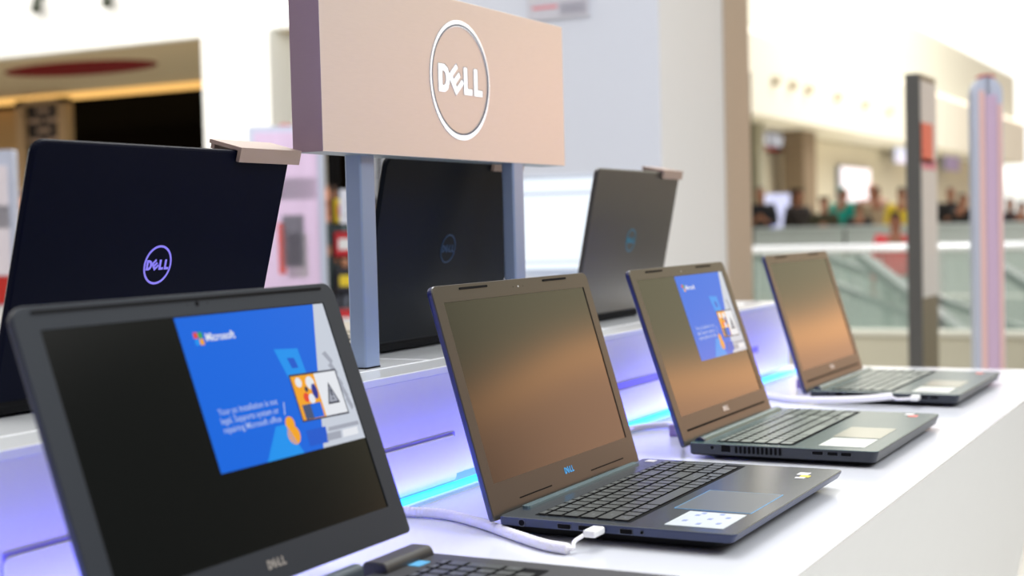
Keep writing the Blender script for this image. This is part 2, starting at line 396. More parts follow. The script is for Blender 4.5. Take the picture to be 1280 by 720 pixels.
def screen_window(parent, Ml, x0, y0):
    """the pop-up window in the upper right of a screen; Ml maps (v, h, n) to the laptop"""
    def put(name, m, fn):
        bm = bmesh.new(); fn(bm); return link(name, bm, m, parent, recalc=False)
    def poly(bm, pts, z=0, mi=0):
        f = bm.faces.new([bm.verts.new(Ml @ Vector((x0 + x, y0 + y, z))) for x, y in pts]); f.material_index = mi
    def disc(bm, cx, cy, r, z, mi=0, ry=None): poly(bm, [(cx + r * math.cos(a), cy + (ry or r) * math.sin(a)) for a in [2 * math.pi * k / 20 for k in range(20)]], z, mi)
    W, H = 0.203, 0.128; e = 0.00012
    put('window_panel', E_blue, lambda b: poly(b, [(0, 0), (0.138, 0), (0.188, H), (0, H)], e))
    put('window_side_panel', E_grey, lambda b: poly(b, [(0.138, 0), (W, 0), (W, H), (0.188, H)], e))
    def f(b):
        poly(b, [(0.0165, 0.1095), (0.0215, 0.1095), (0.0215, 0.1145), (0.0165, 0.1145)], 2 * e, 0); poly(b, [(0.0222, 0.1095), (0.0272, 0.1095), (0.0272, 0.1145), (0.0222, 0.1145)], 2 * e, 1)
        poly(b, [(0.0165, 0.1038), (0.0215, 0.1038), (0.0215, 0.1088), (0.0165, 0.1088)], 2 * e, 2); poly(b, [(0.0222, 0.1038), (0.0272, 0.1038), (0.0272, 0.1088), (0.0222, 0.1088)], 2 * e, 3)
        text_bm(b, 'Microsoft', 0.0095, Ml @ Matrix.Translation((x0 + 0.0300, y0 + 0.1092, 2 * e)), 4, align='LEFT', bold=0.0002)
    put('window_logo', [E_red, E_gr, E_lblue, E_or, E_white], f)
    def f(b):
        for s, y in (('Your pc installation is not', 0.0475), ('legal. Supports system or', 0.0400), ('repairing Microsoft office', 0.0325)):
            text_bm(b, s, 0.0074, Ml @ Matrix.Translation((x0 + 0.0177, y0 + y, 2 * e)), 0, align='LEFT', bold=0.0001)
    put('window_text', E_txt, f)
    def f(b):
        poly(b, [(0.112, 0.092), (0.145, 0.090), (0.147, 0.064), (0.121, 0.062)], 2 * e)
        poly(b, [(0.126, 0.083), (0.136, 0.082), (0.138, 0.073), (0.129, 0.073)], 3 * e, 1)
    dz = em('window_deep_blue', lin(20, 90, 210))
    put('window_lamp_cone', E_lblue, lambda b: poly(b, [(0.059, 0), (0.110, 0), (0.097, 0.027), (0.083, 0.027)], 2 * e))
    put('window_light_square', [E_lblue, dz], f)
    put('window_deep_square', dz, lambda b: poly(b, [(0.121, 0.018), (0.150, 0.018), (0.148, 0.004), (0.120, 0.004)], 2 * e))
    def f(b):
        disc(b, 0.1035, 0.017, 0.0085, 2 * e, 0); disc(b, 0.103, 0.027, 0.0062, 2.2 * e, 0); poly(b, [(0.0990, 0.035), (0.1005, 0.035), (0.104, 0.046), (0.1025, 0.046)], 2 * e, 1)
    put('window_guitar', [E_or, E_txt], f)
    def f(b):      # small drawing of an open computer, half orange half white
        poly(b, [(0.1205, 0.0255), (0.1905, 0.0245), (0.1900, 0.0665), (0.1205, 0.0680)], 3 * e, 0)
        poly(b, [(0.1222, 0.0270), (0.1560, 0.0265), (0.1560, 0.0655), (0.1222, 0.0660)], 4 * e, 1)
        poly(b, [(0.1560, 0.0265), (0.1890, 0.0262), (0.1885, 0.0650), (0.1560, 0.0655)], 4 * e, 2)
        poly(b, [(0.1262, 0.0270), (0.1530, 0.0270), (0.1530, 0.0400), (0.1262, 0.0400)], 5 * e, 3)
        poly(b, [(0.1380, 0.0270), (0.1530, 0.0270), (0.1530, 0.0395), (0.1380, 0.0395)], 6 * e, 6)
        disc(b, 0.131, 0.060, 0.0045, 5 * e, 2); disc(b, 0.147, 0.058, 0.006, 5 * e, 2)
        disc(b, 0.136, 0.046, 0.0042, 5 * e, 4); disc(b, 0.143, 0.044, 0.0045, 6 * e, 2); disc(b, 0.150, 0.050, 0.004, 6 * e, 5, 0.007); disc(b, 0.139, 0.053, 0.0025, 6 * e, 0)
        poly(b, [(0.164, 0.036), (0.182, 0.036), (0.173, 0.056)], 5 * e, 0); poly(b, [(0.1665, 0.0378), (0.1795, 0.0378), (0.173, 0.0525)], 6 * e, 7)
        poly(b, [(0.1718, 0.043), (0.1742, 0.043), (0.1742, 0.049), (0.1718, 0.049)], 7 * e, 0); poly(b, [(0.1718, 0.0395), (0.1742, 0.0395), (0.1742, 0.0415), (0.1718, 0.0415)], 7 * e, 0)
    put('window_picture', [E_dk, E_or, E_white, em('window_slate', lin(70, 85, 120)), E_red, E_navy, E_blue, E_mgrey], f)
    def f(b):
        for i in range(5): poly(b, [(0.178 + i * .0035, 0.082 - i * .011), (0.184 + i * .0033, 0.084 - i * .011), (0.191 + i * .0024, 0.074 - i * .011), (0.187 + i * .0024, 0.071 - i * .011)], 2 * e)
        poly(b, [(0.152, 0.013), (0.200, 0.013), (0.200, 0.0165), (0.154, 0.0165)], 2 * e); poly(b, [(0.146, 0.005), (0.168, 0.005), (0.170, 0.0115), (0.149, 0.0115)], 2 * e); poly(b, [(0.171, 0.005), (0.195, 0.005), (0.196, 0.0115), (0.173, 0.0115)], 2 * e, 1)
    put('window_grey_shapes', [E_mgrey, E_white], f)
def make_laptop(name, label, loc, rz, W=0.380, D=0.251, LH=0.248, a=0.29, zb=0.0152, th=0.0075, h0=0.0, sz=0.0376, style='bar', rear=False,
                base_m=None, side_m=None, lid_m=None, bezel_m=None, key_m=None, ports=None, window=False, keys=True, logo_m=None, logo_h=0.0234, backlogo=None,
                pad_line=None, pad_m=None, stickers=(), z1=0.0125):
    root = thing(name, label, 'laptop', loc, rz)
    zt = 0.0215
    # chassis
    bm = bmesh.new()
    rr = (0.004, 0.007, 0.007, 0.004)
    ub = -0.003 if rear else 0.001
    loft(bm, [[(x, y, zt) for x, y in rrect(ub + .0006, D - .0008, .0008, W - .0008, rr)],
              [(x, y, zt - .0007) for x, y in rrect(ub, D, 0, W, rr)],
              [(x, y, zt - .0022) for x, y in rrect(ub, D, 0, W, rr)],
              [(x, y, z1) for x, y in rrect(ub, D - .004, .0012, W - .0012, rr)],
              [(x, y, z1 - .002) for x, y in rrect(ub + .002, D - .008, .004, W - .004, rr)],
              [(x, y, 0.0045) for x, y in rrect(ub + .006, D - .026, .013, W - .013, rr)],
              [(x, y, 0.0030) for x, y in rrect(ub + .010, D - .030, .016, W - .016, rr)]])
    for f in bm.faces:
        c = f.calc_center_median(); f.material_index = 0 if c.z > zt - 0.0009 else (1 if c.z > z1 - .0005 else 2)
    base = link('base', bm, [base_m, side_m or base_m, M_rubber], root)
    for (fx, fy) in ((0.03, 0.05), (0.03, W - 0.05), (D - 0.05, 0.06), (D - 0.05, W - 0.06)):
        bm = bmesh.new(); cyl(bm, (fx, fy, 0.0), (fx, fy, 0.0035), 0.009, 0.008); link('rubber_foot', bm, M_rubber, base)
    # lid
    Ol = Vector((-.004, 0, zb)); eh = Vector((-math.sin(a), 0, math.cos(a))); ev = Vector((0, 1, 0)); n = Vector((math.cos(a), 0, math.sin(a)))
    Ml = Matrix(((ev.x, eh.x, n.x, Ol.x), (ev.y, eh.y, n.y, Ol.y), (ev.z, eh.z, n.z, Ol.z), (0, 0, 0, 1)))
    nb, nf = (0.0, th) if rear else (-th, 0.0)            # back and front planes of the lid
    R4 = (0.004, 0.004, 0.009, 0.009) if W < .385 and not (rear and not keys and a > .25) else (0.004, 0.004, 0.013, 0.013)
    bm = bmesh.new()
    loft(bm, [[(x, y, nb) for x, y in rrect(.0022, W - .0022, h0 + .002, LH - .0022, R4)], [(x, y, nb + .0012) for x, y in rrect(.0004, W - .0004, h0, LH - .0004, R4)],
              [(x, y, nb + .0028) for x, y in rrect(0, W, h0, LH, R4)], [(x, y, nf - .0012) for x, y in rrect(0, W, h0, LH, R4)]], Ml)
    lid = link('lid', bm, lid_m, root)
    bm = bmesh.new()
    outer = rrect(.0007, W - .0007, h0 + .0005, LH - .0007, R4); mv = (W - .344) / 2
    inner = rrect(mv, W - mv, sz, sz + .194, 0.0006)
    rings = [[(x, y, nf - .0012) for x, y in rrect(0, W, h0, LH, R4)], [(x, y, nf) for x, y in outer], [(x, y, nf) for x, y in inner], [(x, y, nf - .0014) for x, y in inner]]
    loft(bm, rings, Ml, cap=False)
    bez = link('bezel', bm, bezel_m, root)
    bm = bmesh.new(); loft(bm, [[(x, y, z) for x, y in rrect(mv - .0003, W - mv + .0003, sz - .0003, sz + .1943, 0.0005)] for z in (nf - .0030, nf - .0009)], Ml)
    scr = link('screen', bm, M_screen, root)
    if not rear:
        tops = ((0.0569, 0.1186), (W - 0.1253, W - 0.0618)) if style != 'bump' else ((0.018, W - 0.02),)
        for (p0, p1) in tops:
            bm = bmesh.new(); hc = LH - 0.0052
            loft(bm, [[(x, y, z) for x, y in rrect(p0, p1, hc - .0012, hc + .0012, .0011, 3)] for z in (nf - .0005, nf + .0007)], Ml); link('rubber_bumper', bm, M_rubber, bez)
        bm = bmesh.new(); cyl(bm, (W / 2, LH - .0092, nf - .001), (W / 2, LH - .0092, nf + .0003), .0022 if style == 'bump' else .0012, M=Ml, seg=12); link('webcam', bm, M_black if style == 'bump' else M_lens, bez)
        for dx in (-0.012, 0.013):
            bm = bmesh.new(); cyl(bm, (W / 2 + dx, LH - .0092, nf - .001), (W / 2 + dx, LH - .0092, nf + .0002), .0005, M=Ml, seg=8); link('microphone_hole', bm, M_black, bez)
        bm = bmesh.new(); word_dell(bm, 0.0072, Ml @ Matrix.Translation((W / 2 - .0005, logo_h, nf)), 0.0003); link('logo', bm, logo_m, bez)
        if window: screen_window(scr, Ml @ Matrix.Translation((0, 0, nf - .0009)), mv + 0.1402, sz + 0.0652)
    # hinge by style
    if style == 'bar':
        bm = bmesh.new(); loft(bm, [[(x, y, z) for x, y in rrect(.0035, .0125, .045, W - .040, .003)] for z in (zt - .001, zt + .0022)]); link('hinge_bar', bm, mat('teal_bar', (0.16, 0.24, 0.27), 0.25, metal=0.4), root)
        for (p0, p1) in ((0.0634, 0.1396), (0.2428, 0.3361)):
            bm = bmesh.new(); loft(bm, [[(x, y, z) for x, y in rrect(p0, p1, .0128, .0141, .0006, 2)] for z in (nf - .0005, nf + .0004)], Ml); link('rubber_bumper', bm, M_rubber, bez)
    elif style == 'barrel':
        bm = bmesh.new(); loft(bm, [[(x, y, z) for x, y in rrect(.024, W - .024, .0178, .0206, .0005, 2)] for z in (nf - .001, nf + .0005)], Ml); link('hinge_gap', bm, M_black, bez)
        bm = bmesh.new(); seg = 20; prof = [(0.0095 + 0.0078 * math.cos(t_), zt - .003 + 0.0078 * math.sin(t_)) for t_ in [math.pi * k_ / seg for k_ in range(seg + 1)]]
        loft(bm, [[(x, v, z) for x, z in prof] for v in (0.022, W - .022)]); b_ = link('hinge_barrel', bm, base_m, root)
        for v in (0.0195, W - .0195):
            bm = bmesh.new(); loft(bm, [[(x, v + dv, z - .0002) for x, z in prof] for dv in (-.0024, .0024)]); link('barrel_end_cap', bm, mat('navy_cap', (0.01, 0.015, 0.05), 0.3), b_)
    elif style == 'bump':
        for (p0, p1) in ((0.004, 0.085), (W - .085, W - .004)):
            bm = bmesh.new(); prof = rrect(-.012, .014, .012, .0300, .006, 5)
            loft(bm, [[(x, v + (0.002 if v == p0 else -.002), .018 + (z - .018) * .85) for x, z in prof] if e_ else [(x, v, z) for x, z in prof] for v, e_ in ((p0, 1), (p0 + .003, 0), (p1 - .003, 0), (p1, 1))])
            link('rear_vent_hump', bm, mat('dark_grey_brown_plastic', (0.040, 0.038, 0.038), 0.45), root, smooth=False)
        bm = bmesh.new(); loft(bm, [[(x, v, z) for x, z in rrect(-.008, .006, .015, .034, .005, 4)] for v in (0.10, W - .107)]); link('centre_hinge', bm, mat('slate_hinge', (0.06, 0.08, 0.10), 0.35), root)
    # keyboard
    ku, kv = 0.0345, 0.018
    bm = bmesh.new(); loft(bm, [[(x, y, z) for x, y in rrect(ku - .0015, ku + .1035, kv - .0012, kv + .3485, .002, 3)] for z in (zt - .0005, zt + .0003)])
    kb = link('keyboard', bm, M_keyside if not rear else M_rubber, root)
    if keys:
        for (lab, u, v, wv, du) in KEYS:
            o = bpy.data.objects.new('key', key_mesh(lab, wv, du, key_m, M_keyleg)); COL.objects.link(o); o.parent = kb; o.location = (ku + u, kv + v, zt + .0001)
    # touchpad
    tp = (0.1525, 0.2330, 0.099, 0.204) if style != 'barrel' else (0.1650, 0.2280, 0.108, 0.205)
    if pad_line:
        bm = bmesh.new(); loft(bm, [[(x, y, z) for x, y in rrect(tp[0] - .001, tp[1] + .001, tp[2] - .001, tp[3] + .001, .001, 2)] for z in (zt - .0005, zt + .0002)]); link('touchpad_outline', bm, pad_line, root)
    bm = bmesh.new(); loft(bm, [[(x, y, z) for x, y in rrect(*tp[:2], tp[2], tp[3], .001, 2)] for z in (zt - .0005, zt + .0003)]); link('touchpad', bm, pad_m or base_m, root)
    if ports:
        for kind, c, w in ports:
            bm = bmesh.new(); z = 0.0163; yy = 0.0004
            if kind == 'round':
                cyl(bm, (c, yy + .0012, z), (c, yy - .0006, z), w / 2 * 1.2, mi=1); cyl(bm, (c, yy + .001, z), (c, yy - .0009, z), w / 2, mi=0)
            elif kind == 'vent':
                loft(bm, [[(x, y_, q_) for x, q_ in rrect(c - w / 2, c + w / 2, z - .0064, z + .0038, w * .45, 3)] for y_ in (yy + .002, yy - .0006)], mi=1)
                loft(bm, [[(x, y_, q_) for x, q_ in rrect(c - w / 2 + .0003, c + w / 2 - .0003, z - .0061, z + .0035, w * .4, 3)] for y_ in (yy + .002, yy - .0009)])
            else:
                hh = {'rj': .0056, 'hdmi': .0030, 'usb': .0030}[kind]
                loft(bm, [[(x, y_, q_) for x, q_ in rrect(c - w / 2, c + w / 2, z - hh, z + hh * .8, (.0016, .0016, .0004, .0004) if kind == 'hdmi' else .0006, 2)] for y_ in (yy + .002, yy - .0006)], mi=1)
                loft(bm, [[(x, y_, q_) for x, q_ in rrect(c - w / 2 + .0004, c + w / 2 - .0004, z - hh + .0004, z + hh * .8 - .0004, (.0014, .0014, .0004, .0004) if kind == 'hdmi' else .0004, 2)] for y_ in (yy + .002, yy - .0009)])
            link({'round': 'power_socket', 'rj': 'network_port', 'hdmi': 'hdmi_port', 'usb': 'usb_port', 'vent': 'vent_slot', 'audio': 'audio_jack'}[kind], bm, [M_black, M_steel if kind != 'vent' else side_m or base_m], base)
    for (nm, u0, u1_, v0, v1_, m) in stickers:
        bm = bmesh.new(); loft(bm, [[(x, y, z) for x, y in rrect(u0, u1_, v0, v1_, .001, 2)] for z in (zt - .0003, zt + .0004)])
        if nm == 'label_sheet':
            for (pu, pv) in ((.25, .75), (.2, .35), (.55, .55), (.5, .2), (.8, .7), (.8, .3), (.3, .9), (.62, .9)):
                cu, cv = u0 + (u1_ - u0) * pu, v0 + (v1_ - v0) * pv
                box(bm, (cu, cv, zt + .0005), (.0045, .007, .0002), mi=1)
        link(nm, bm, [m, M_sheetink], root)
    if backlogo:
        Mb = Ml @ Matrix.Translation((W / 2, 0.1255, nb)) @ Matrix.Rotation(math.pi, 4, 'Y')
        bm = bmesh.new(); ring_bm(bm, 0.0205, 0.0022, Mb, 0.0005); word_dell(bm, 0.0105, Mb, 0.0005); link('back_emblem', bm, backlogo, lid)
    return root
# colours of the machines
navy_b = mat('deck_graphite_blue', (0.024, 0.036, 0.054), 0.20, spec=1.0, noise=0.03, nscale=300)
navy_s = mat('side_blue_plastic', (0.022, 0.035, 0.10), 0.36)
teal_b = mat('deck_teal_grey', (0.030, 0.072, 0.076), 0.26, spec=0.65, noise=0.03, nscale=300)
teal_s = mat('side_slate', (0.018, 0.023, 0.036), 0.42)
dark_b = mat('deck_charcoal', (0.028, 0.030, 0.036), 0.42, noise=0.03)
bez2 = mat('bezel_black_brown', (0.030, 0.027, 0.024), 0.33, spec=0.9)
bez1 = mat('bezel_charcoal', (0.022, 0.028, 0.038), 0.5, spec=0.3)
lidm = mat('lid_shell_navy', (0.010, 0.016, 0.09), 0.28, spec=0.8); lidm1 = mat('lid_shell_slate', (0.012, 0.016, 0.026), 0.42)
lidA = mat('lid_back_midnight', (0.0015, 0.0025, 0.010), 0.5, spec=0.06)
lidB = mat('lid_back_black_blue', (0.003, 0.005, 0.009), 0.36, spec=0.09)
lidC = mat('lid_back_graphite', (0.030, 0.027, 0.024), 0.34, spec=0.9)
log2 = mat('logo_blue', (0.02, 0.30, 0.62), 0.3, emit=(0.0, 0.25, 0.6), estr=0.25)
log3 = mat('logo_silver', (0.75, 0.76, 0.78), 0.3, metal=0.4)
log1 = mat('logo_grey', (0.42, 0.40, 0.38), 0.35, metal=0.4)
padblue = mat('pad_blue_line', (0.10, 0.42, 0.80), 0.3, metal=0.2)
pad2 = mat('pad_slate', (0.12, 0.135, 0.15), 0.32, metal=0.3)
pad3 = mat('pad_khaki_reflection', (0.26, 0.26, 0.20), 0.22, spec=0.9)  # khaki carries the beige reflection on the touchpad, put into its colour
st_w = mat('sticker_white', (0.7, 0.68, 0.7), 0.3); st_y = mat('sticker_yellow', (0.75, 0.65, 0.03), 0.4); st_r = mat('sticker_red', (0.75, 0.12, 0.10), 0.4); st_b = mat('sticker_blue', (0.10, 0.42, 0.75), 0.4)
P2 = [('round', 0.0267, .0065), ('hdmi', 0.074, .0150), ('usb', 0.0965, .0140), ('usb', 0.1405, .0135), ('round', 0.1570, .0032)]
P3 = [('round', 0.0332, .0055), ('rj', 0.0520, .0135)] + [('vent', 0.0662 + .0059 * i_, .0040) for i_ in range(11)] + [('hdmi', 0.1745, .0150), ('usb', 0.1937, .0140), ('usb', 0.2110, .0140)]
P4 = P3
# rear-row machines face the other way; their lids' backs are towards the camera
def rear_loc(x, y, t, W=0.380): return (x - W * math.sin(t), y + W * math.cos(t), T + hs)
L1 = make_laptop('open_laptop', 'charcoal laptop nearest the camera, lid open, blue window on its screen', (0.01715, -0.55788, T), 0.00723, W=0.389, LH=0.2657, a=0.33566, h0=0.0255, sz=0.0534, style='bump',
    base_m=dark_b, side_m=dark_b, lid_m=lidm1, bezel_m=bez1, key_m=M_blackkey, ports=P2, window=True, logo_m=log1, logo_h=0.0403,
    stickers=(('sticker', 0.014, 0.026, 0.338, 0.358, st_b), ('label_sheet', 0.17, 0.23, 0.02, 0.09, M_sheet)))
L2 = make_laptop('open_laptop', 'navy laptop with dark screen, blue logo and blue-edged touchpad, cable plugged in its side', (0, 0, T), -0.0005, LH=0.2485, a=0.27994, sz=0.0360, style='bar',
    base_m=navy_b, side_m=navy_s, lid_m=lidm, bezel_m=bez2, key_m=M_blackkey, ports=P2, logo_m=log2, logo_h=0.0234, pad_line=padblue, pad_m=pad2,
    stickers=(('label_sheet', 0.1725, 0.2325, 0.0185, 0.0890, M_sheet), ('white_sticker', 0.2110, 0.2240, 0.328, 0.345, st_w), ('white_sticker', 0.2150, 0.2260, 0.3060, 0.3150, st_w), ('yellow_sticker', 0.2180, 0.2290, 0.3155, 0.3265, st_y), ('sticker', 0.0110, 0.0230, 0.3580, 0.3720, st_w)))
L3 = make_laptop('open_laptop', 'teal-grey laptop with bumpy vent slots on its side and a blue window on screen', (0.00682, 0.52109, T), 0.0008, LH=0.2485, a=0.31754, sz=0.0393, style='barrel',
    base_m=teal_b, side_m=teal_s, lid_m=lidm, bezel_m=bez2, key_m=M_greykey, ports=P3, window=True, logo_m=log3, logo_h=0.0302, pad_m=pad3,
    stickers=(('blank_label', 0.1680, 0.2275, 0.0256, 0.0980, mat('label_sheet_pale', (0.62, 0.64, 0.60), 0.3)), ('red_sticker', 0.2140, 0.2270, 0.334, 0.350, st_r), ('white_sticker', 0.2060, 0.2180, 0.350, 0.366, st_w)), z1=0.0072)
L4 = make_laptop('open_laptop', 'farthest teal-grey laptop, at the end of the counter, dark reflective screen', (-0.00919, 1.14228, T), -0.00978, LH=0.2485, a=0.29113, sz=0.0390, style='barrel',
    base_m=teal_b, side_m=teal_s, lid_m=lidm, bezel_m=bez2, key_m=M_greykey, ports=P4, logo_m=log3, logo_h=0.0302, pad_m=pad3,
    stickers=(('blank_label', 0.1680, 0.2275, 0.0256, 0.0980, MATS['label_sheet_pale']), ('red_sticker', 0.2140, 0.2270, 0.334, 0.350, st_r)), z1=0.0072)
Ba = mat('emblem_violet', (0.32, 0.27, 0.95), 0.3, metal=0.3, emit=(0.25, 0.2, 0.9), estr=0.3)
Bb = mat('emblem_navy', (0.004, 0.035, 0.10), 0.3, metal=0.3); Bc = mat('emblem_teal', (0.03, 0.22, 0.35), 0.3, metal=0.3)
rearL = {}
for key, lab, (x, y, t, a_), lm, bl, kk in (('A', 'midnight blue laptop seen from behind, violet emblem, leftmost on the raised shelf', (-0.3428, -0.33504, 0.0094, 0.26846), lidA, Ba, False),
                                   ('B', 'black-blue laptop seen from behind, between the two sign posts', (-0.3530, 0.2770, 0.0170, 0.2100), lidB, Bb, True),
                                   ('C', 'graphite laptop seen from behind, teal emblem, right of the sign on the raised shelf', (-0.3167, 0.85167, 0.01987, 0.20005), lidC, Bc, False)):
    rearL[key] = (x, y, t, a_)
    WB = 0.389 if kk else 0.380
    make_laptop('open_laptop', lab, rear_loc(x, y, t, WB), math.pi + t, W=WB, LH=0.2490 if kk else 0.2469, a=a_, rear=True, style='plain', base_m=mat('deck_beige_reflection', (0.45, 0.40, 0.32), 0.3, metal=0.3) if kk else dark_b, side_m=M_rubber, lid_m=lm, bezel_m=bez2, key_m=mat('key_beige_reflection', (0.45, 0.40, 0.30), 0.3), keys=kk, backlogo=bl)  # beige deck and keys: a grazing reflection put into the colour
# clamps over the top edge of the rear lids
for key, lab in (('A', 'pinkish metal clamp over the top corner of the leftmost rear laptop'), ('B', 'pinkish metal clamp half hidden under the sign, on the middle rear laptop'), ('C', 'pinkish metal clamp over the top corner of the right-hand rear laptop')):
    x, y, t, a_ = rearL[key]; h = 0.2490 if key == 'B' else 0.2469
    v0 = 0.284; v1 = 0.392 if key == 'A' else 0.380
    px_ = x + 0.004 + math.sin(a_) * h; pz = T + hs + 0.0152 + math.cos(a_) * h
    c_ = thing('security_clamp', lab, 'clamp', (px_, y, pz), t)
    ca_, sa_ = math.cos(a_), math.sin(a_)
    P_ = lambda w_, v, k_: (-w_ * ca_ + k_ * sa_, v, w_ * sa_ + k_ * ca_)      # w_: towards the user's side, k_: up along the lid
    bm = bmesh.new()
    loft(bm, [[P_(u, v, z) for u, z in ((-0.0060, 0.0050), (-0.0060, -0.0110), (-0.0012, -0.0110), (-0.0012, 0.0006), (0.0380, 0.0006), (0.0380, 0.0050))] for v in (v0, v1)])
    link('clamp_plate', bm, M_clamp, c_, bevel=0.0004)
    bm = bmesh.new(); loft(bm, [[P_(u, v, z) for u, z in ((0.0330, 0.0008), (0.0330, -0.0050), (0.0380, -0.0050), (0.0380, 0.0008))] for v in (v0 + .004, v1 - .004)]); link('clamp_hook', bm, M_clamp, c_)
# ================================================================== spiral security cables
def cable(label, pts, thin, plug=None, r=0.0055, z=0.0058):
    c_ = thing('spiral_cable', label, 'cable', (pts[0][0], pts[0][1], T), 0)
    bm = bmesh.new(); P_ = [Vector((*p_[:2], p_[2] if len(p_) > 2 else z)) for p_ in pts]; o_ = Vector((pts[0][0], pts[0][1], 0))
    tube(bm, [p - o_ for p in P_], lambda s: r * (1 + 0.045 * math.sin(s * 2 * math.pi * 60)), seg=12, sub=max(8, int(360 / len(pts)))); link('coil_sleeve', bm, M_cable, c_, smooth=True)
    if thin:
        bm = bmesh.new(); tube(bm, [Vector(p) - o_ for p in thin], 0.0021, seg=8); link('thin_lead', bm, M_cable, c_, smooth=True)
    if plug:
        pl, rz = plug
        Mx = Matrix.Translation(Vector(pl) - o_) @ Matrix.Rotation(rz, 4, 'Z')
        bm = bmesh.new(); box(bm, (0, 0, 0), (0.024, 0.0135, 0.0075), Mx, r=0.002); pp = link('plug', bm, M_plug, c_)
        bm = bmesh.new(); box(bm, (0.0155, 0, 0), (0.008, 0.0115, 0.0045), Mx); link('plug_tip', bm, M_steel, pp)
    return c_
cable('white spiral cable running to the blue-edged laptop\'s side', [(-0.172, 0.050), (-0.139, 0.054), (-0.093, 0.055), (-0.0375, 0.029), (0.0195, -0.0076), (0.0706, -0.0384), (0.100, -0.047)],
      [(0.098, -0.0465, 0.006), (0.1035, -0.043, 0.006), (0.101, -0.034, 0.010), (0.106, -0.024, 0.0145)], ((0.1125, -0.0135, 0.0163), math.radians(90)))
cable('white spiral cable lying on the counter before the farthest laptop', [(-0.130, 1.240), (-0.100, 1.185), (-0.040, 1.136), (0.030, 1.117, 0.009), (0.090, 1.114, 0.013), (0.138, 1.116, 0.019)],
      [(0.137, 1.116, 0.018), (0.146, 1.112, 0.0150), (0.158, 1.110, 0.0155), (0.168, 1.113, 0.0163)], ((0.174, 1.124, 0.0163), math.radians(90)))
cable('ribbed spiral cable against the shelf between the two middle front laptops', [(-0.158, 0.640), (-0.1590, 0.690), (-0.158, 0.727), (-0.1427, 0.759), (-0.119, 0.772), (-0.085, 0.750)], None, r=0.0050)
for (x, y, w, lab) in ((-0.080, 0.714, 0.028, 'small purple sensor block behind the third front laptop'), (-0.082, 1.362, 0.028, 'small purple sensor block behind the farthest laptop')):
    sn = thing('sensor_block', lab, 'sensor', (x, y, T))
    bm = bmesh.new(); box(bm, (0, 0, 0.0085), (0.024, w, 0.017), r=0.0015); link('block', bm, M_purple, sn)
    bm = bmesh.new(); box(bm, (0.0045, 0, 0.036), (0.003, 0.010, 0.040)); box(bm, (0.004, 0, 0.0165), (0.010, 0.006, 0.004)); link('bracket', bm, M_black, sn)
# ================================================================== pillar wall of the store behind the stand
PC = at(827, 200, 5.0); px0 = PC.x; py0 = PC.y
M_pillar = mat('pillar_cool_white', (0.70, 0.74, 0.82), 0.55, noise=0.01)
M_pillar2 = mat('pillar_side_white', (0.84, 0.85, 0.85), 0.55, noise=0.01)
bm = bmesh.new(); box(bm, (px0 - 0.62, py0 + 0.33, 1.75), (1.24, 0.66, 3.5))
bmesh.ops.recalc_face_normals(bm, faces=bm.faces[:])
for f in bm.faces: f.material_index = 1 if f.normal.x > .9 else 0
struct('wall_pillar', bm, [M_pillar, M_pillar2])
bm = bmesh.new(); box(bm, (px0 - 0.02, py0 + 0.66 + 0.14, 1.75), (0.06, 0.28, 3.5)); struct('trim_1', bm, mat('beige_trim', lin(188, 170, 150), 0.5, noise=0.03))
# notice on the pillar
nP = at(697, 0, 5.0); tt = (py0 - 0.006 - CAM.y) / (nP.y - CAM.y); nc = CAM + (nP - CAM) * tt
no = thing('wall_notice', 'white framed notice with a red line high on the cool white pillar', 'notice', (nc.x, nc.y, nc.z + 0.03))
bm = bmesh.new(); box(bm, (0, 0, 0), (0.24, 0.006, 0.19)); link('notice_board', bm, mat('notice_grey', (0.62, 0.62, 0.68), 0.5), no)
bm = bmesh.new()
box(bm, (-0.05, -0.0035, -0.052), (0.10, 0.002, 0.010), mi=0)
for i_ in range(5): box(bm, (-0.095 + i_ * 0.047, -0.0035, 0.01), (0.036, 0.002, 0.075), mi=1)
for i_ in (1, 2): box(bm, (-0.090 + i_ * 0.047, -0.005, 0.005), (0.018, 0.002, 0.035), mi=2)
for i_ in range(6): box(bm, (0.06, -0.0035, -0.045 - i_ * 0.007), (0.10, 0.002, 0.003), mi=3)
link('notice_print', bm, [mat('notice_red', (0.8, 0.25, 0.28), 0.5), mat('notice_cell', (0.70, 0.70, 0.74), 0.5), mat('notice_green', (0.25, 0.5, 0.42), 0.5), mat('notice_ink', (0.35, 0.35, 0.42), 0.5)], no)
# ------------------------------------------------------------------ bright monitor on its table between counter and pillar
mD = 3.9; mc = at(700, 281, mD)
tb = thing('back_table', 'white display table behind the counter carrying the bright monitor', 'table', (mc.x, mc.y, 0))
tabz = at(700, 352, mD).z
bm = bmesh.new(); box(bm, (0, 0, tabz - 0.02), (0.62, 0.36, 0.04), r=0.003); link('tabletop', bm, M_gloss, tb)
for sx_ in (-0.27, 0.27):
    for sy_ in (-0.14, 0.14):
        bm = bmesh.new(); box(bm, (sx_, sy_, (tabz - 0.04) / 2), (0.04, 0.04, tabz - 0.04)); link('leg', bm, M_post, tb)
mo = thing('monitor', 'bright white switched-on monitor beyond the shelf, left of the graphite laptop', 'monitor', (mc.x, mc.y, tabz), 0.30)
mz = mc.z - tabz
bm = bmesh.new(); box(bm, (0.02, 0.012, mz), (0.42, 0.022, 0.272), r=0.003); link('casing', bm, mat('monitor_silver', (0.55, 0.60, 0.68), 0.4), mo)
bm = bmesh.new(); box(bm, (0.02, -0.0005, mz + 0.003), (0.405, 0.003, 0.245)); scn = link('display', bm, em('monitor_white', (0.86, 0.93, 1.0), 1.15), mo)
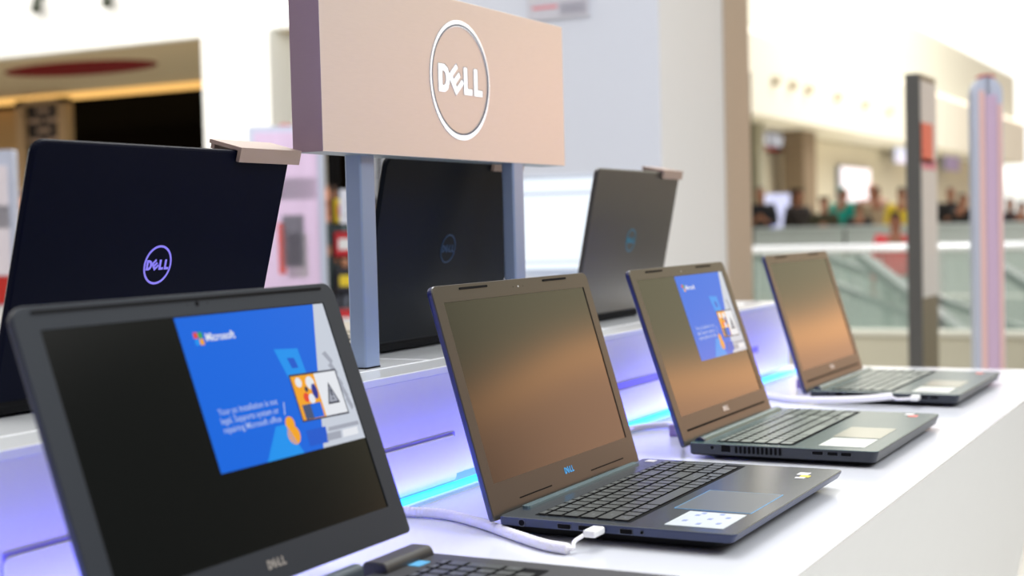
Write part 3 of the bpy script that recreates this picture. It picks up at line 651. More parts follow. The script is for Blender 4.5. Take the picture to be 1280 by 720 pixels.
bm = bmesh.new(); box(bm, (0.02, -0.0025, mz + 0.085), (0.385, 0.001, 0.006)); box(bm, (-0.02, -0.0025, mz - 0.10), (0.30, 0.001, 0.004)); link('toolbar_line', bm, em('monitor_grey', (0.55, 0.62, 0.75), 1.0), scn)
bm = bmesh.new(); box(bm, (0.02, 0.03, mz / 2), (0.05, 0.014, mz)); link('stand_neck', bm, MATS['monitor_silver'], mo)
bm = bmesh.new(); box(bm, (0.02, 0.03, 0.005), (0.20, 0.14, 0.010), r=0.002); link('stand_foot', bm, MATS['monitor_silver'], mo)
# ================================================================== security gates
def gate(name, label, pL, pR, D, rz, top, body, panels, lamp=True, base_col=None, th_=0.05, rc_=0.06):
    """free-standing anti-theft gate post; pL/pR pixels of its sides, D its distance, top its height above the floor"""
    a_ = at(pL, 280, D); b_ = at(pR, 280, D); c_ = (a_ + b_) / 2
    w = (b_ - a_).length / max(0.4, math.cos(rz - 0.485))
    g = thing(name, label, 'security gate', (c_.x, c_.y, 0), rz)
    h = top
    bm = bmesh.new(); loft(bm, [[(x, y, z) for x, z in rrect(-w / 2, w / 2, 0.06, h, (0.005, 0.005, rc_, rc_), 6)] for y in (-th_ / 2, th_ / 2)]); link('frame', bm, body, g)
    for (x0, x1, z0, z1, m, nm) in panels:
        bm = bmesh.new()
        box(bm, ((x0 + x1) / 2 * w, -th_ / 2 - 0.003, (z0 + z1) / 2 * h), ((x1 - x0) * w, 0.006, (z1 - z0) * h), r=0.001); link(nm, bm, m, g)
    if lamp:
        bm = bmesh.new(); prof = [(0.034 * math.cos(t_), 0.014 * math.sin(t_)) for t_ in [math.pi * k_ / 10 for k_ in range(11)]]
        loft(bm, [[(x, y, h - 0.004 + z) for x, z in prof] for y in (-th_ * .3, th_ * .3)]); link('warning_lamp', bm, mat('lamp_red', (0.55, 0.08, 0.06), 0.3), g)
    bm = bmesh.new(); box(bm, (0, 0, 0.03), (w * 1.06, th_ * 2.2, 0.06), r=0.006); link('foot', bm, base_col or M_post, g)
    return g
M_pink = mat('gate_pink_poster', (0.64, 0.50, 0.68), 0.35, noise=0.10, nscale=3, stretch=(6, 6, .4)); M_gatebody = mat('gate_silver_blue', (0.56, 0.61, 0.74), 0.35, metal=0.2)
M_pale = mat('gate_pale_poster', (0.74, 0.69, 0.74), 0.4); M_peach = mat('gate_peach_stripe', (0.85, 0.56, 0.52), 0.4)
M_redp = mat('poster_red', (0.85, 0.12, 0.08), 0.45); M_totem = mat('totem_charcoal', lin(92, 92, 90), 0.5); M_totem_low = mat('totem_olive_grey', lin(120, 112, 92), 0.5)
M_paper = mat('poster_paper', (0.74, 0.73, 0.71), 0.5); M_mauve = mat('poster_mauve', (0.62, 0.45, 0.62), 0.4); M_gr2 = mat('poster_grey', (0.45, 0.45, 0.5), 0.5)
ht = lambda px, py, D: at(px, py, D).z
h5 = ht(1233, 97, 5.2)
gate('security_gate', 'slim pink and silver security gate with a red lamp on top, rightmost', 1215, 1252, 5.2, 0.485, h5, M_gatebody,
     [(-0.30, -0.12, 0.05, 0.97, M_peach, 'peach_stripe'), (-0.10, 0.30, 0.34, 0.96, M_mauve, 'poster'), (0.32, 0.46, 0.1, 0.94, M_peach, 'peach_stripe'), (-0.10, 0.30, 0.06, 0.33, M_pale, 'lower_poster')])
tw = thing('advertising_totem', 'tall charcoal advertising totem with a red and white poster, by the railing', 'totem', tuple(at(1152, 280, 6.0).xy) + (0,), 0)
ttop = ht(1150, 92, 6.0); w_ = 0.145
bm = bmesh.new(); box(bm, (0.0, 0.0, ttop / 2), (0.062, 0.32, ttop), r=0.003)
bmesh.ops.recalc_face_normals(bm, faces=bm.faces[:])
for f in bm.faces: f.material_index = 1 if (f.normal.x > .9) else 0
for v in bm.verts: v.co.y += 0.16; v.co.x -= 0.031
link('body', bm, [M_totem, M_totem_low], tw)
for (z0, z1, m, nm) in ((0.47, 0.985, M_paper, 'poster'), (0.79, 0.885, M_redp, 'poster_red_block'), (0.775, 0.80, mat('poster_magenta', (0.7, 0.2, 0.32), 0.45), 'poster_red_block')):
    bm = bmesh.new(); e_ = 0.003 if nm == 'poster' else 0.0045
    if nm == 'poster': box(bm, (e_ / 2, 0.16, (z0 + z1) / 2 * ttop), (e_, 0.30, (z1 - z0) * ttop))
    else: box(bm, (e_ / 2, 0.12 if z0 > .78 else 0.15, (z0 + z1) / 2 * ttop), (e_, 0.22 if z0 > .78 else 0.27, (z1 - z0) * ttop))
    link(nm, bm, m, tw)
hl = ht(360, 158, 6.4)
gate('security_gate', 'wide pink poster security gate with grey frame, right of the midnight blue laptop', 315, 407, 6.4, 0.485, hl, M_gatebody,
     [(-0.42, 0.42, 0.06, 0.983, M_pink, 'poster'), (-0.40, 0.40, 0.80, 0.86, M_gr2, 'grey_band'), (-0.08, 0.22, 0.62, 0.76, mat('poster_dark', (0.2, 0.2, 0.24), .5), 'printed_figure'), (-0.02, 0.26, 0.59, 0.71, M_paper, 'printed_figure'), (-0.14, -0.03, 0.60, 0.74, MATS['poster_red'], 'printed_figure')], rc_=0.008)
hl2 = ht(5, 188, 5.6)
g = gate('security_gate', 'pale pink security gate with red and white foot, cut by the left edge', -70, 22, 5.6, 0.485, hl2, M_gatebody,
     [(-0.45, 0.42, 0.68, 0.96, M_pale, 'poster'), (-0.45, 0.42, 0.80, 0.86, M_gr2, 'grey_band'), (-0.498, 0.498, 0.605, 0.678, mat('gate_deep_red', (0.50, 0.02, 0.012), 0.4), 'red_band'), (-0.498, 0.498, 0.06, 0.60, mat('gate_foot_white', (0.75, 0.76, 0.74), 0.4), 'white_foot_panel')], lamp=False, rc_=0.008)
# ================================================================== railing of this gallery
rY = 6.6135; rz_ = ht(1030, 311, 8.0)
ra = thing('glass_railing', 'near glass railing with a shiny steel handrail in front of the void', 'railing', (-1.2, rY, 0))
M_rail = mat('handrail_steel', (0.90, 0.93, 0.95), 0.22, metal=0.35)
bm = bmesh.new(); cyl(bm, (-4.0, 0, rz_ - .0), (7.5, 0, rz_), 0.023, seg=14); link('handrail', bm, M_rail, ra, smooth=True)
kz = ht(1030, 418, 8.0)
bm = bmesh.new(); box(bm, (1.75, 0.05, kz / 2), (11.5, 0.16, kz)); link('curb', bm, mat('curb_olive_beige', lin(190, 186, 165), 0.6), ra)
bm = bmesh.new(); box(bm, (1.75, 0.05, kz + .012), (11.5, 0.20, 0.024)); link('curb_cap', bm, mat('curb_cap_pale', lin(215, 214, 200), 0.5), ra)
for i_ in range(8):
    bm = bmesh.new(); box(bm, (-3.3 + i_ * 1.45, 0.02, (kz + rz_) / 2 - .01), (1.42, 0.012, rz_ - kz - 0.03)); link('glass_panel', bm, M_glassr, ra)
# far side of the void: escalator, floor edge, balustrade, shops
fz = T + 0.31174 - 1.16
fY = at(1030, 300, 22.0).y
bm = bmesh.new(); box(bm, (-2, fY + 24, fz - 0.30), (34, 48, 0.5)); struct('floor_far', bm, mat('far_gallery_floor', lin(200, 196, 184), 0.5))
bm = bmesh.new(); box(bm, (0, 16.2, -4.6), (60, 19.2, 0.2)); struct('floor_lower', bm, mat('lower_level_floor', lin(196, 205, 196), 0.5, noise=0.25, nscale=0.6))
fr = thing('glass_railing', 'far glass railing in front of the crowd across the void', 'railing', (-6, fY - 0.1, 0))
ftop = ht(1030, 285, 22.0)
bm = bmesh.new(); box(bm, (3, 0, ftop), (32, 0.09, 0.05)); link('handrail', bm, mat('far_rail', lin(228, 236, 230), 0.4), fr)
bm = bmesh.new(); box(bm, (3, 0.05, -0.45), (32, 0.3, 0.9)); link('floor_edge', bm, mat('far_edge_white', lin(215, 220, 212), 0.5), fr)
M_fglass = mat('far_glass_green', (0.84, 0.90, 0.84), 0.15, alpha=0.80)
for i_ in range(16):
    bm = bmesh.new(); box(bm, (-12 + i_ * 2.0, 0, ftop / 2), (1.96, 0.02, ftop - .06)); link('glass_panel', bm, M_fglass, fr)
# escalator descending to the right in the void
e0 = at(985, 318, 17.0); e1 = at(1300, 436, 14.5)
def escalator(p0, p1, label):
    es = thing('escalator', label, 'escalator', tuple(p0), 0)
    d = p1 - p0; side = Vector((-d.y, d.x, 0)).normalized() * 0.5; up_ = Vector((0, 0, 1))
    def slab(off, z0, z1, half, m, nm):
        bm = bmesh.new(); s_ = side.normalized() * half; o_ = side * off
        q_ = [o_ - s_ + up_ * z0, o_ + s_ + up_ * z0, o_ + s_ + up_ * z1, o_ - s_ + up_ * z1]
        loft(bm, [q_, [p + d for p in q_]]); link(nm, bm, m, es)
    slab(0, -1.55, -0.95, 0.55, mat('escalator_truss', lin(215, 214, 205), 0.5), 'truss'); slab(0, -0.95, -0.88, 0.42, mat('escalator_steps', (0.12, 0.12, 0.12), 0.5), 'steps')
    for s_ in (-1, 1):
        slab(s_, -0.9, -0.04, 0.02, mat('escalator_glass', (0.55, 0.68, 0.60), 0.1, alpha=0.14), 'glass_side'); slab(s_, -0.05, 0.03, 0.045, mat('escalator_handrail', (0.16, 0.18, 0.17), 0.4), 'handrail')
    return es
escalator(e0, e1, 'escalator carrying the person in red, descending to the right behind the near railing')
escalator(at(1150, 318, 12.0), at(1330, 440, 9.6), 'nearer escalator with pale side, descending behind the pink security gate')
# ================================================================== shops on the far right
sX = at(930, 140, 28.0).x; fb = ht(930, 140, 28.0)
Y_a, Y_b = 18.0, 62.0
M_fascia = mat('fascia_cream', (0.90, 0.86, 0.74), 0.6); M_shop = mat('shop_wall_beige', (0.72, 0.66, 0.52), 0.7, noise=0.03, nscale=1)
bm = bmesh.new(); box(bm, (sX - 0.88, (Y_a + Y_b) / 2, fb + 0.8), (1.76, Y_b - Y_a, 1.6)); struct('wall_fascia', bm, M_fascia)
bm = bmesh.new(); box(bm, (sX - 0.8, (Y_a + Y_b) / 2, fb + 2.7), (0.8, Y_b - Y_a, 1.8)); struct('wall_upper', bm, mat('upper_wall_cream', (0.86, 0.85, 0.72), 0.6))
bm = bmesh.new(); box(bm, (sX - 1.6, (Y_a + Y_b) / 2, (fb + fz) / 2 - .04), (0.3, Y_b - Y_a, fb - fz)); struct('wall_shops', bm, M_shop)
bm = bmesh.new(); box(bm, (sX - 0.2, (Y_a + Y_b) / 2, fb + 1.66), (0.25, Y_b - Y_a, 0.10)); o = link('cove_light', bm, em('cove_glow_white', (1.0, 0.95, 0.8), 1.8)); tag(o, 'long linear cove light running above the cream shop fascia', 'light')
for i_, y_ in enumerate((27.0, 28.2, 29.4, 31.8, 34.4, 37.0, 39.5, 42.0)):
    sp = thing('fascia_spotlight', 'small round spotlight on the cream fascia above the shops', 'spotlight', (sX + 0.0, y_ + 0.6, fb + 0.75), 0, 'row of spotlights along the cream fascia')
    bm = bmesh.new(); cyl(bm, (0.0, 0, 0), (0.16, 0, 0.0), 0.12, 0.09, seg=14); link('housing', bm, mat('spot_beige', lin(205, 195, 170), 0.5), sp)
    bm = bmesh.new(); cyl(bm, (0.155, 0, 0), (0.17, 0, 0), 0.06, seg=14); link('lens', bm, mat('spot_lens', (0.7, 0.68, 0.6), 0.2), sp)
def onX(px, py, Xc):
    d = at(px, py, 1.0) - CAM; return CAM + d * ((Xc - CAM.x) / d.x)
for (pa, pb, lab, m) in ((936, 943, 'pale grey-green pilaster of the shop nearest the beige trim', mat('pilaster_sage', lin(158, 156, 138), .6)), (992, 1008, 'brown pilaster between the two far shops', mat('pilaster_brown', lin(130, 112, 90), .6))):
    a_ = onX(pa, 230, sX - 0.9); b_ = onX(pb, 230, sX - 0.9)
    o = bmesh.new(); box(o, (0, 0, 0), (0.5, b_.y - a_.y, fb - fz - 0.02)); o = link('shop_pilaster', o, m, loc=(sX - 0.9, (a_.y + b_.y) / 2, (fb + fz) / 2)); tag(o, lab, 'pilaster')
c_ = onX(961, 179, sX - 1.36)
st = thing('shop_sign', 'small dark shop sign with white letters and red strip under the fascia', 'sign', tuple(c_), 0)
sw_ = abs(onX(977, 179, sX - 1.36).y - onX(945, 179, sX - 1.36).y); sh_ = 26 / FPX * 27.5
bm = bmesh.new(); box(bm, (0, 0, 0), (0.17, sw_, sh_)); link('panel', bm, mat('sign_dark', (0.035, 0.02, 0.02), .5), st)
bm = bmesh.new(); text_bm(bm, 'ULTRA', 0.30 * 1.25, frameM((0.09, 0, 0.05), (0, 1, 0), (0, 0, 1)) @ Matrix.Diagonal((1.6, 1, 1, 1)), ext=.01, bold=.012); link('lettering', bm, em('sign_letters', (0.85, 0.85, 0.9), 0.8), st)
bm = bmesh.new(); box(bm, (0.085, 0, -sh_ * .36), (0.02, sw_ * .85, sh_ * .16)); link('red_strip', bm, MATS['gate_deep_red'], st)
def screen_thing(label, pa, pb, pt, pbm, Xc, m, cat='screen', name='wall_screen'):
    a_ = onX(pa, pt, Xc); b_ = onX(pb, pbm, Xc); cy = (a_.y + b_.y) / 2; cz = (a_.z + b_.z) / 2
    t_ = thing(name, label, cat, (Xc, cy, cz)); w = abs(b_.y - a_.y); h = abs(a_.z - b_.z)
    if Xc > sX - 1.2:
        bm = bmesh.new(); box(bm, (-.06, 0, (fb + cz) / 2 - cz + h / 4), (.04, .04, fb - cz - h / 2)); link('hanger', bm, M_rubber, t_)
    bm = bmesh.new(); box(bm, (-0.06, 0, 0), (0.10, w * 1.05, h * 1.06)); link('frame', bm, mat('far_frame', (0.35, 0.37, 0.42), .5), t_)
    bm = bmesh.new(); box(bm, (0.0, 0, 0), (0.03, w, h)); link('display', bm, m, t_)
    return t_
screen_thing('glowing white wall screen above the crowd', 1051, 1088, 208, 252, sX - 1.3, em('far_screen_white', (0.98, 0.95, 1.0), 1.3))
screen_thing('small bluish screen beside the charcoal totem', 1119, 1135, 180, 205, sX - 1.0, em('far_screen_blue', (0.75, 0.80, 1.0), 1.0))
screen_thing('lilac shop banner right of the charcoal totem', 1181, 1199, 188, 214, sX - 1.0, mat('banner_lilac', (0.42, 0.36, 0.75), .5), 'banner', 'hanging_banner')
def dview(px, py, D): return at(px, py, D)
p_ = at(972, 262, 24.5)
t_ = thing('light_display', 'blue-white glowing display stand among the crowd on the left', 'display', (p_.x, p_.y, fz + .0 - .05), 0.485)
zA = ht(972, 240, 24.5) - fz; zB = ht(972, 288, 24.5) - fz
bm = bmesh.new(); box(bm, (0, 0, zA - .18), (0.40, 0.1, 0.40)); box(bm, (0.0, 0, zA - .45), (0.20, 0.1, 0.2)); link('lit_panel', bm, em('display_bluewhite', (0.72, 0.74, 1.0), 1.1), t_)
bm = bmesh.new(); box(bm, (-0.13, 0, zA - .47), (0.07, 0.12, 0.22)); box(bm, (0.13, 0, zA - .47), (0.07, 0.12, 0.22)); link('blue_wings', bm, em('display_blue', (0.03, 0.12, 0.95), 0.9), t_)
bm = bmesh.new(); box(bm, (0, 0, (zA - .55) / 2), (0.36, 0.2, zA - .55)); link('pedestal', bm, mat('display_pedestal', (0.75, 0.76, 0.95), .4), t_)
# dark shop zone behind the crowd on the far right
a_ = onX(1190, 235, sX - 1.2); b_ = onX(1420, 235, sX - 1.2)
# ================================================================== left background: cafe front with fascia, soffit and cove
cz_ = T + 0.31174 + 1.544 - 0.31174 + 0.31174
FYn, FYf = 7.58, 10.05; SZ = 1.8556 + T
M_lw = mat('fascia_white', (0.93, 0.93, 0.88), 0.6)
xr_ = (CAM + (at(560, 200, 1.0) - CAM) * ((FYn - CAM.y) / (at(560, 200, 1.0) - CAM).y)).x
bm = bmesh.new(); box(bm, (-9.6 + (xr_ + 3.1) / 2, FYn + 0.1, SZ + 1.6), (13.0 + xr_ + 3.1, 0.2, 3.2)); struct('wall_left_fascia', bm, M_lw)
bm = bmesh.new(); box(bm, (-9.6 + (xr_ + 3.1) / 2, (FYn + FYf + .4) / 2 + .1, SZ + 0.05), (13.0 + xr_ + 3.1, FYf - FYn + .4, 0.1)); struct('ceiling_soffit', bm, mat('soffit_tan', lin(208, 182, 142), 0.7))
bm = bmesh.new(); box(bm, (-9.6 + (xr_ + 3.1) / 2, FYf + 0.06, SZ - 0.036), (13.0 + xr_ + 3.1, 0.05, 0.066)); o = link('cove_light', bm, em('cove_glow_amber', (1.0, 0.56, 0.16), 1.15)); tag(o, 'amber cove light line under the tan soffit, upper left', 'light')
bm = bmesh.new(); box(bm, ((-22 + xr_) / 2, FYf + 4.2, SZ / 2), (xr_ + 22, 0.2, SZ * 1.1)); struct('wall_cafe_back', bm, mat('cafe_dark', (0.012, 0.008, 0.004), 0.9, spec=0.0))
bm = bmesh.new(); box(bm, ((-22 + xr_) / 2, FYf + 2.3, SZ - .02), (xr_ + 22, 4.0, 0.06)); struct('ceiling_cafe', bm, MATS['cafe_dark'])
def onY(px, py, Yc):
    d = at(px, py, 1.0) - CAM; return CAM + d * ((Yc - CAM.y) / d.y)
c_ = onY(100, 85, (FYn + FYf) / 2)
d0 = at(100, 85, 1) - CAM; cc = CAM + d0 * ((SZ - CAM.z) / d0.z)
rc = thing('ceiling_recess', 'dark red round recess in the tan soffit, upper left', 'ceiling recess', (cc.x, cc.y, SZ))
bm = bmesh.new(); loft(bm, [[(0.83 * math.cos(t_), 0.42 * math.sin(t_), z) for t_ in [2 * math.pi * k_ / 40 for k_ in range(40)]] for z in (-0.012, 0.0)]); link('red_disc', bm, mat('recess_red', (0.20, 0.002, 0.002), .7, spec=0.1), rc)
# white column
a_ = onY(253, 100, FYn - .02); b_ = onY(337, 100, FYn - .02)
bm = bmesh.new(); box(bm, ((a_.x + b_.x) / 2, FYn + 0.2, SZ / 2), (b_.x - a_.x, 0.44, SZ)); struct('wall_column', bm, M_lw)
a2 = onY(338, 100, FYn + .3); b2 = onY(372, 100, FYn + .3)
bm = bmesh.new(); box(bm, ((a2.x + b2.x) / 2, FYn + 0.56, SZ / 2), (b2.x - a2.x, 0.16, SZ)); struct('wall_column_beige', bm, mat('column_cream', (0.92, 0.88, 0.76), .6))
# tan wall and menu board
a_ = onY(-60, 150, FYf + .1); b_ = onY(23, 150, FYf + .1)
bm = bmesh.new(); box(bm, ((a_.x + b_.x) / 2, FYf + .35, SZ / 2 - .05), (b_.x - a_.x, 0.3, SZ - .12)); struct('wall_cafe_side', bm, mat('cafe_tan_wall', lin(172, 138, 84), .6))
a_ = onY(24, 130, FYf); b_ = onY(86, 130, FYf); w_ = b_.x - a_.x; zt_m = onY(55, 124, FYf).z
mb = thing('menu_board', 'tall dark menu board in a tan frame in the cafe front', 'menu board', ((a_.x + b_.x) / 2, FYf, 0))
bm = bmesh.new()
for sx_ in (-1, 1): box(bm, (sx_ * w_ * .42, 0, zt_m / 2), (w_ * .16, 0.12, zt_m))
box(bm, (0, 0, zt_m - .03), (w_, .12, .06)); link('frame', bm, mat('menu_frame_tan', lin(180, 150, 108), .6), mb)
bm = bmesh.new(); box(bm, (0, 0.02, zt_m / 2), (w_ * .7, 0.05, zt_m - .1)); link('board', bm, mat('menu_dark', (0.02, 0.014, 0.01), .6), mb)
bm = bmesh.new()
for r_ in range(10):
    for sx_ in ((0,) if r_ % 2 == 0 else (-1, 1)): box(bm, (sx_ * w_ * .17, -0.012, zt_m - .12 - r_ * .105), (w_ * .26, 0.012, .045))
link('menu_lines', bm, mat('menu_print', lin(170, 145, 120), .6), mb)
# spotlights on the white fascia
for (px, py, lab) in ((47, 3, 'black spotlight on the white fascia, top left, the lower and left one'), (135, -4, 'black spotlight on the white fascia, cut by the top edge')):
    c_ = onY(px, py, FYn - .1)
    sp = thing('track_spotlight', lab, 'spotlight', tuple(c_))
    bm = bmesh.new(); cyl(bm, (0, 0, 0.02), (0.03, -0.05, -0.07), 0.036, 0.042, seg=14); link('lamp_head', bm, mat('spot_black', (0.05, 0.06, 0.04), .4), sp)
    bm = bmesh.new(); box(bm, (-.01, 0.05, 0.05), (0.02, 0.10, 0.02)); link('bracket', bm, MATS['spot_black'], sp)
# product shelf with boxes seen between the pink gate and the near sign post
pD = 5.4; pc = at(452, 420, pD)
ps = thing('product_rack', 'black wire rack of coloured boxes seen left of the near sign post', 'rack', (pc.x, pc.y, 0), 0.485)
rW = 0.17
for sx_ in (-1, 1):
    for sy_ in (-1, 1):
        bm = bmesh.new(); box(bm, (sx_ * rW / 2, sy_ * .10, .76), (.012, .012, 1.52)); link('upright', bm, M_rubber, ps)
lv = [ht(440, y_, pD) for y_ in (418, 366, 321, 280)]
for z_ in lv:
    bm = bmesh.new(); box(bm, (0, 0, z_), (rW, .2, .008)); link('shelf', bm, M_rubber, ps)
tx = Matrix.Rotation(0.485, 4, 'Z')
for z_, cols in zip(lv, (('red', 'white'), ('black', 'green'), ('red', 'white2'), ('yellow', 'black'))):
    for i_, cname in enumerate(cols):
        cc_ = {'red': (0.6, 0.02, 0.03), 'white': (0.75, 0.72, 0.72), 'white2': (0.8, 0.7, 0.7), 'black': (0.02, 0.02, 0.03), 'green': (0.08, 0.35, 0.06), 'yellow': (0.85, 0.62, 0.02)}[cname]
        off = tx @ Vector((-rW / 4 + i_ * rW / 2, -.02, 0))
        lev = {0: 'lowest', 1: 'second lowest', 2: 'third', 3: 'top'}[lv.index(z_)]
        b_ = thing('product_box', '%s product box on the %s shelf of the rack' % (cname.rstrip('2'), lev), 'box', (pc.x + off.x, pc.y + off.y, z_ + .004), 0.485, 'boxes on the wire rack')
        bm = bmesh.new(); box(bm, (0, 0, .045), (rW / 2 - .012, .14, .09), r=.001); link('carton', bm, mat('carton_' + cname, cc_, .45), b_)
        bm = bmesh.new(); box(bm, (0, -.0715, .045), (rW / 2 - .04, .003, .04)); link('printed_patch', bm, mat('patch_' + {'red': 'white', 'white': 'red', 'white2': 'red', 'black': 'yellow', 'green': 'yellow', 'yellow': 'red'}[cname], {'red': (.8, .8, .8), 'white': (.6, .03, .03), 'white2': (.6, .03, .03), 'black': (.8, .6, .03), 'green': (.8, .7, .03), 'yellow': (.6, .04, .03)}[cname], .45), b_)
c_ = at(436, 258, pD - .15)
ns = thing('price_sign', 'white card sign with a dark printed square on top of the coloured box rack', 'sign', (c_.x, c_.y, lv[3] + .1), 0.485)
bm = bmesh.new(); box(bm, (0, 0, c_.z - lv[3] - .1), (.065, .004, .125)); link('card', bm, mat('card_white', (.72, .74, .82), .5), ns)
bm = bmesh.new(); box(bm, (.008, -.003, c_.z - lv[3] - .09), (.026, .002, .034)); box(bm, (0.0, -.003, c_.z - lv[3] - .13), (.04, .002, .006)); link('print', bm, M_gr2, ns)
bm = bmesh.new(); box(bm, (0, 0.004, (c_.z - lv[3] - .1) / 2 - .0), (.008, .004, c_.z - lv[3] - .1)); link('stem', bm, M_rubber, ns)
# ================================================================== people
skin_tones = [lin(165, 110, 82), lin(140, 92, 66), lin(185, 130, 105)]
def skinned(edges_pts, name, m, parent, levels=1):
    """edges_pts: (points, radii, edges)"""
    pts, rad, ed = edges_pts
    me = bpy.data.meshes.new(name); me.from_pydata(pts, ed, []); me.materials.append(m)
    o = bpy.data.objects.new(name, me); COL.objects.link(o); o.parent = parent
    sk = o.modifiers.new('skin', 'SKIN'); sk.use_smooth_shade = True
    for i, r in enumerate(rad):
        d = me.skin_vertices[0].data[i]; r = r if isinstance(r, tuple) else (r, r); d.radius = r; d.use_root = (i == 0)
    s = o.modifiers.new('sub', 'SUBSURF'); s.levels = levels; s.render_levels = levels
    return o
def person(label, loc, rz, h=1.7, top=(0.02, 0.02, 0.03), legs=(0.03, 0.035, 0.05), hair=(0.02, 0.012, 0.008), pose='stand', sk=0, longhair=False, cap=None, bag=None):
    p = thing('person', label, 'person', loc, rz)
    k = h / 1.75
    # front is -Y
    J = dict(pel=(0, 0, .95), wai=(0, -.01, 1.08), che=(0, -.01, 1.30), nek=(0, -.005, 1.47), hb=(0, -.02, 1.56), hd=(0, -.03, 1.64), ht=(0, -.02, 1.71))
    if pose == 'phone': arms = lambda s: [(s * .19, 0, 1.42), (s * .24, -.02, 1.14), (s * .08, -.24, 1.18), (s * .05, -.30, 1.22)]
    elif pose == 'hand_up': arms = lambda s: [(s * .19, 0, 1.42), (s * .25, -.05, 1.15), (s * .14, -.22, 1.35), (s * .08, -.22, 1.45)] if s > 0 else [(s * .19, 0, 1.42), (s * .25, .0, 1.13), (s * .27, -.05, .90), (s * .27, -.07, .83)]
    else: arms = lambda s: [(s * .19, 0, 1.42), (s * .24, .01, 1.13), (s * .26, -.05, .90), (s * .265, -.07, .83)]
    leg = lambda s: [(s * .09, 0, .90), (s * .10, -.01, .50), (s * .10, .02, .10), (s * .105, -.08, .035), (s * .11, -.15, .03)]
    pts = []; rad = []; ed = []
    def add(q, r, par=None):
        pts.append(tuple(c * k for c in q)); rad.append(tuple(x * k for x in (r if isinstance(r, tuple) else (r, r))))
        if par is not None: ed.append((par, len(pts) - 1))
        return len(pts) - 1
    i0 = add(J['pel'], (.15, .10)); iw = add(J['wai'], (.13, .09), i0); ic = add(J['che'], (.16, .105), iw); inn = add(J['nek'], .055, ic)
    ih = add(J['hb'], (.062, .075), inn); i2 = add(J['hd'], (.074, .092), ih); add(J['ht'], (.055, .07), i2)
    add((0, -.118, 1.605), .010, i2)                                        # nose
    for s in (-1, 1):
        add((s * .078, -.02, 1.61), .012, i2)                                # ears
        pr = ic
        for q, r in zip(arms(s), (.055, .042, .030, .024)): pr = add(q, r, pr)
        w0 = Vector(arms(s)[3]); dr = (w0 - Vector(arms(s)[2])).normalized(); lat = Vector((1, 0, 0)) if abs(dr.x) < .8 else Vector((0, 0, 1))
        pm = add(tuple(w0 + dr * .05), (.034, .016), pr)
        for fi, (off, ln) in enumerate(((-.03, .06), (-.01, .075), (.01, .07), (.028, .055))):
            f1 = add(tuple(w0 + dr * (.075 + ln * .45) + lat * off), .009, pm); add(tuple(w0 + dr * (.07 + ln) + lat * off + Vector((0, -.012, 0))), .007, f1)
        t1 = add(tuple(w0 + dr * .045 + lat * (-.045 * s)), .010, pm); add(tuple(w0 + dr * .075 + lat * (-.058 * s)), .008, t1)
        pr = i0
        for q, r in zip(leg(s), (.085, .060, .040, .040, .030)): pr = add(q, r, pr)
    m = mat('skin_%d' % sk, skin_tones[sk], .6)
    skinned((pts, rad, ed), 'body', m, p, 1)
    def garment(name, col, seq, edges, mname):
        P_ = [tuple(c * k for c in q) for q, r in seq]; R_ = [tuple(x * k for x in (r if isinstance(r, tuple) else (r, r))) for q, r in seq]
        return skinned((P_, R_, edges), name, mat(mname, col, .8), p, 1)
    cn = 'cloth_%03d_%03d_%03d' % tuple(int(c * 999) for c in top)
    seq = [((0, 0, .93), (.185, .135)), (J['wai'], (.165, .120)), (J['che'], (.195, .135)), ((0, 0, 1.42), (.12, .09))]; e_ = [(0, 1), (1, 2), (2, 3)]
    for s in (-1, 1):
        b0 = len(seq); a_ = arms(s); seq += [(a_[0], .075), (a_[1], .060), (tuple(Vector(a_[1]).lerp(Vector(a_[2]), .85)), .044)]; e_ += [(2, b0), (b0, b0 + 1), (b0 + 1, b0 + 2)]
    garment('jacket', top, seq, e_, cn)
    seq = [((0, 0, .95), (.165, .120))]; e_ = []
    for s in (-1, 1):
        b0 = len(seq); l_ = leg(s); seq += [(l_[0], .100), (l_[1], .075), (tuple(Vector(l_[2]) + Vector((0, 0, .0))), .058)]; e_ += [(0, b0), (b0, b0 + 1), (b0 + 1, b0 + 2)]
    garment('trousers', legs, seq, e_, 'cloth_%03d_%03d_%03d' % tuple(int(c * 999) for c in legs))
    seq = [((0, .022, 1.655), (.092, .100)), ((0, .02, 1.735), (.068, .080))]; e_ = [(0, 1)]
    if longhair: seq += [((0, .065, 1.56), (.075, .05)), ((0, .085, 1.42), (.08, .04))]; e_ += [(0, 2), (2, 3)]
    garment('cap' if cap else 'hair', cap or hair, seq, e_, 'hair_%03d_%03d' % (int((cap or hair)[0] * 999), int((cap or hair)[1] * 999)))
    return p
def stand_at(px, ytop, D, label, rz=0.485, **kw):
    top_ = at(px, ytop, D); base = kw.pop('base', fz + 0.0)
    h = kw.pop('h', None) or (top_.z - base)
    return person(label, (top_.x, top_.y, base), rz, h=h, **kw)
FB = fz - 0.05
def crowd(px, ytop, D, label, **kw): stand_at(px, ytop, D, label, base=FB, **kw)
crowd(950, 232, 23.6, 'person in black with hands joined, leftmost in the crowd, left of the glowing display', top=(.012, .012, .015), pose='phone', rz=0.3, sk=0)
crowd(997, 236, 24.0, 'person in a black jacket over a beige top, right of the glowing display', top=(.03, .022, .018), pose='stand', rz=0.9, sk=0, longhair=True)
crowd(1030, 246, 23.4, 'person with brown hair in an olive and navy jacket', top=(.05, .045, .02), hair=(.10, .06, .02), pose='phone', rz=0.2, longhair=True, sk=2)
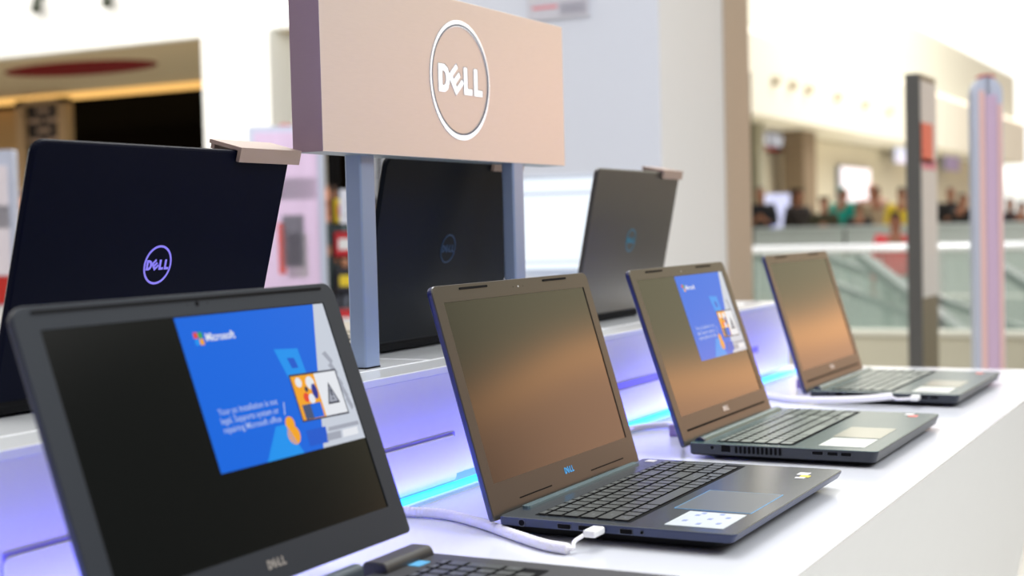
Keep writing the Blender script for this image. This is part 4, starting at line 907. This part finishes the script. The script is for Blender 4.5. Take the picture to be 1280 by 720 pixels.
crowd(1053, 232, 24.6, 'person in a bright teal-green coat beneath the white wall screen', top=(.0, .38, .29), legs=(.0, .30, .24), hair=(0, .30, .24), pose='stand', rz=2.8)
crowd(1073, 252, 23.4, 'person in a plain black coat right of the teal-green coat', top=(.008, .008, .010), hair=(.01, .008, .008), pose='stand', rz=3.4)
crowd(1095, 231, 24.5, 'person in a cream and brown top seen from behind', top=(.48, .36, .24), hair=(.09, .05, .03), pose='stand', rz=3.4)
crowd(1090, 228, 27.0, 'person with pale hair in the back row near the white screen', top=(.62, .30, .24), hair=(.62, .30, .20), pose='stand', rz=0.2, sk=2)
crowd(1109, 250, 25.8, 'person in a dark blue jacket behind the yellow jacket', top=(.05, .08, .20), pose='stand', rz=0.4)
crowd(1127, 232, 23.2, 'person in a yellow jacket beside the charcoal totem', top=(.80, .58, .02), hair=(.02, .015, .01), pose='stand', rz=3.2)
crowd(1188, 232, 25.0, 'person in dark clothes just right of the charcoal totem', top=(.012, .012, .012), pose='phone', rz=0.4)
crowd(1203, 240, 24.0, 'person in black beside the pink security gate', top=(.008, .008, .008), hair=(.01, .01, .01), pose='stand', rz=2.6)
crowd(1262, 246, 24.5, 'person in black with a pink scarf tone, right of the pink security gate', top=(.02, .012, .012), pose='stand', rz=0.6)
crowd(1277, 250, 24.0, 'person in dark brown at the right edge of the photo', top=(.05, .03, .03), pose='stand', rz=3.0)
tp_ = at(1119, 262, 15.85)
person('person in a red hooded jacket riding the escalator behind the near railing', (tp_.x, tp_.y, tp_.z - 1.66), 3.3, h=1.66, top=(.85, .06, .07), legs=(.30, .34, .30), hair=(.03, .012, .012), pose='stand')
tp_ = at(409, 227, 8.6)
person('person in a dark teal printed top standing in the cafe behind the pink gate', (tp_.x, tp_.y, 0), 0.6, h=tp_.z, top=(.02, .035, .04), pose='phone', sk=0, hair=(.10, .05, .03))
tp_ = at(36, 232, 8.6)
person('person in brown behind the midnight blue laptop, far left', (tp_.x, tp_.y, 0), 1.2, h=tp_.z, top=(.10, .05, .03), pose='stand', sk=1, hair=(.10, .05, .03))
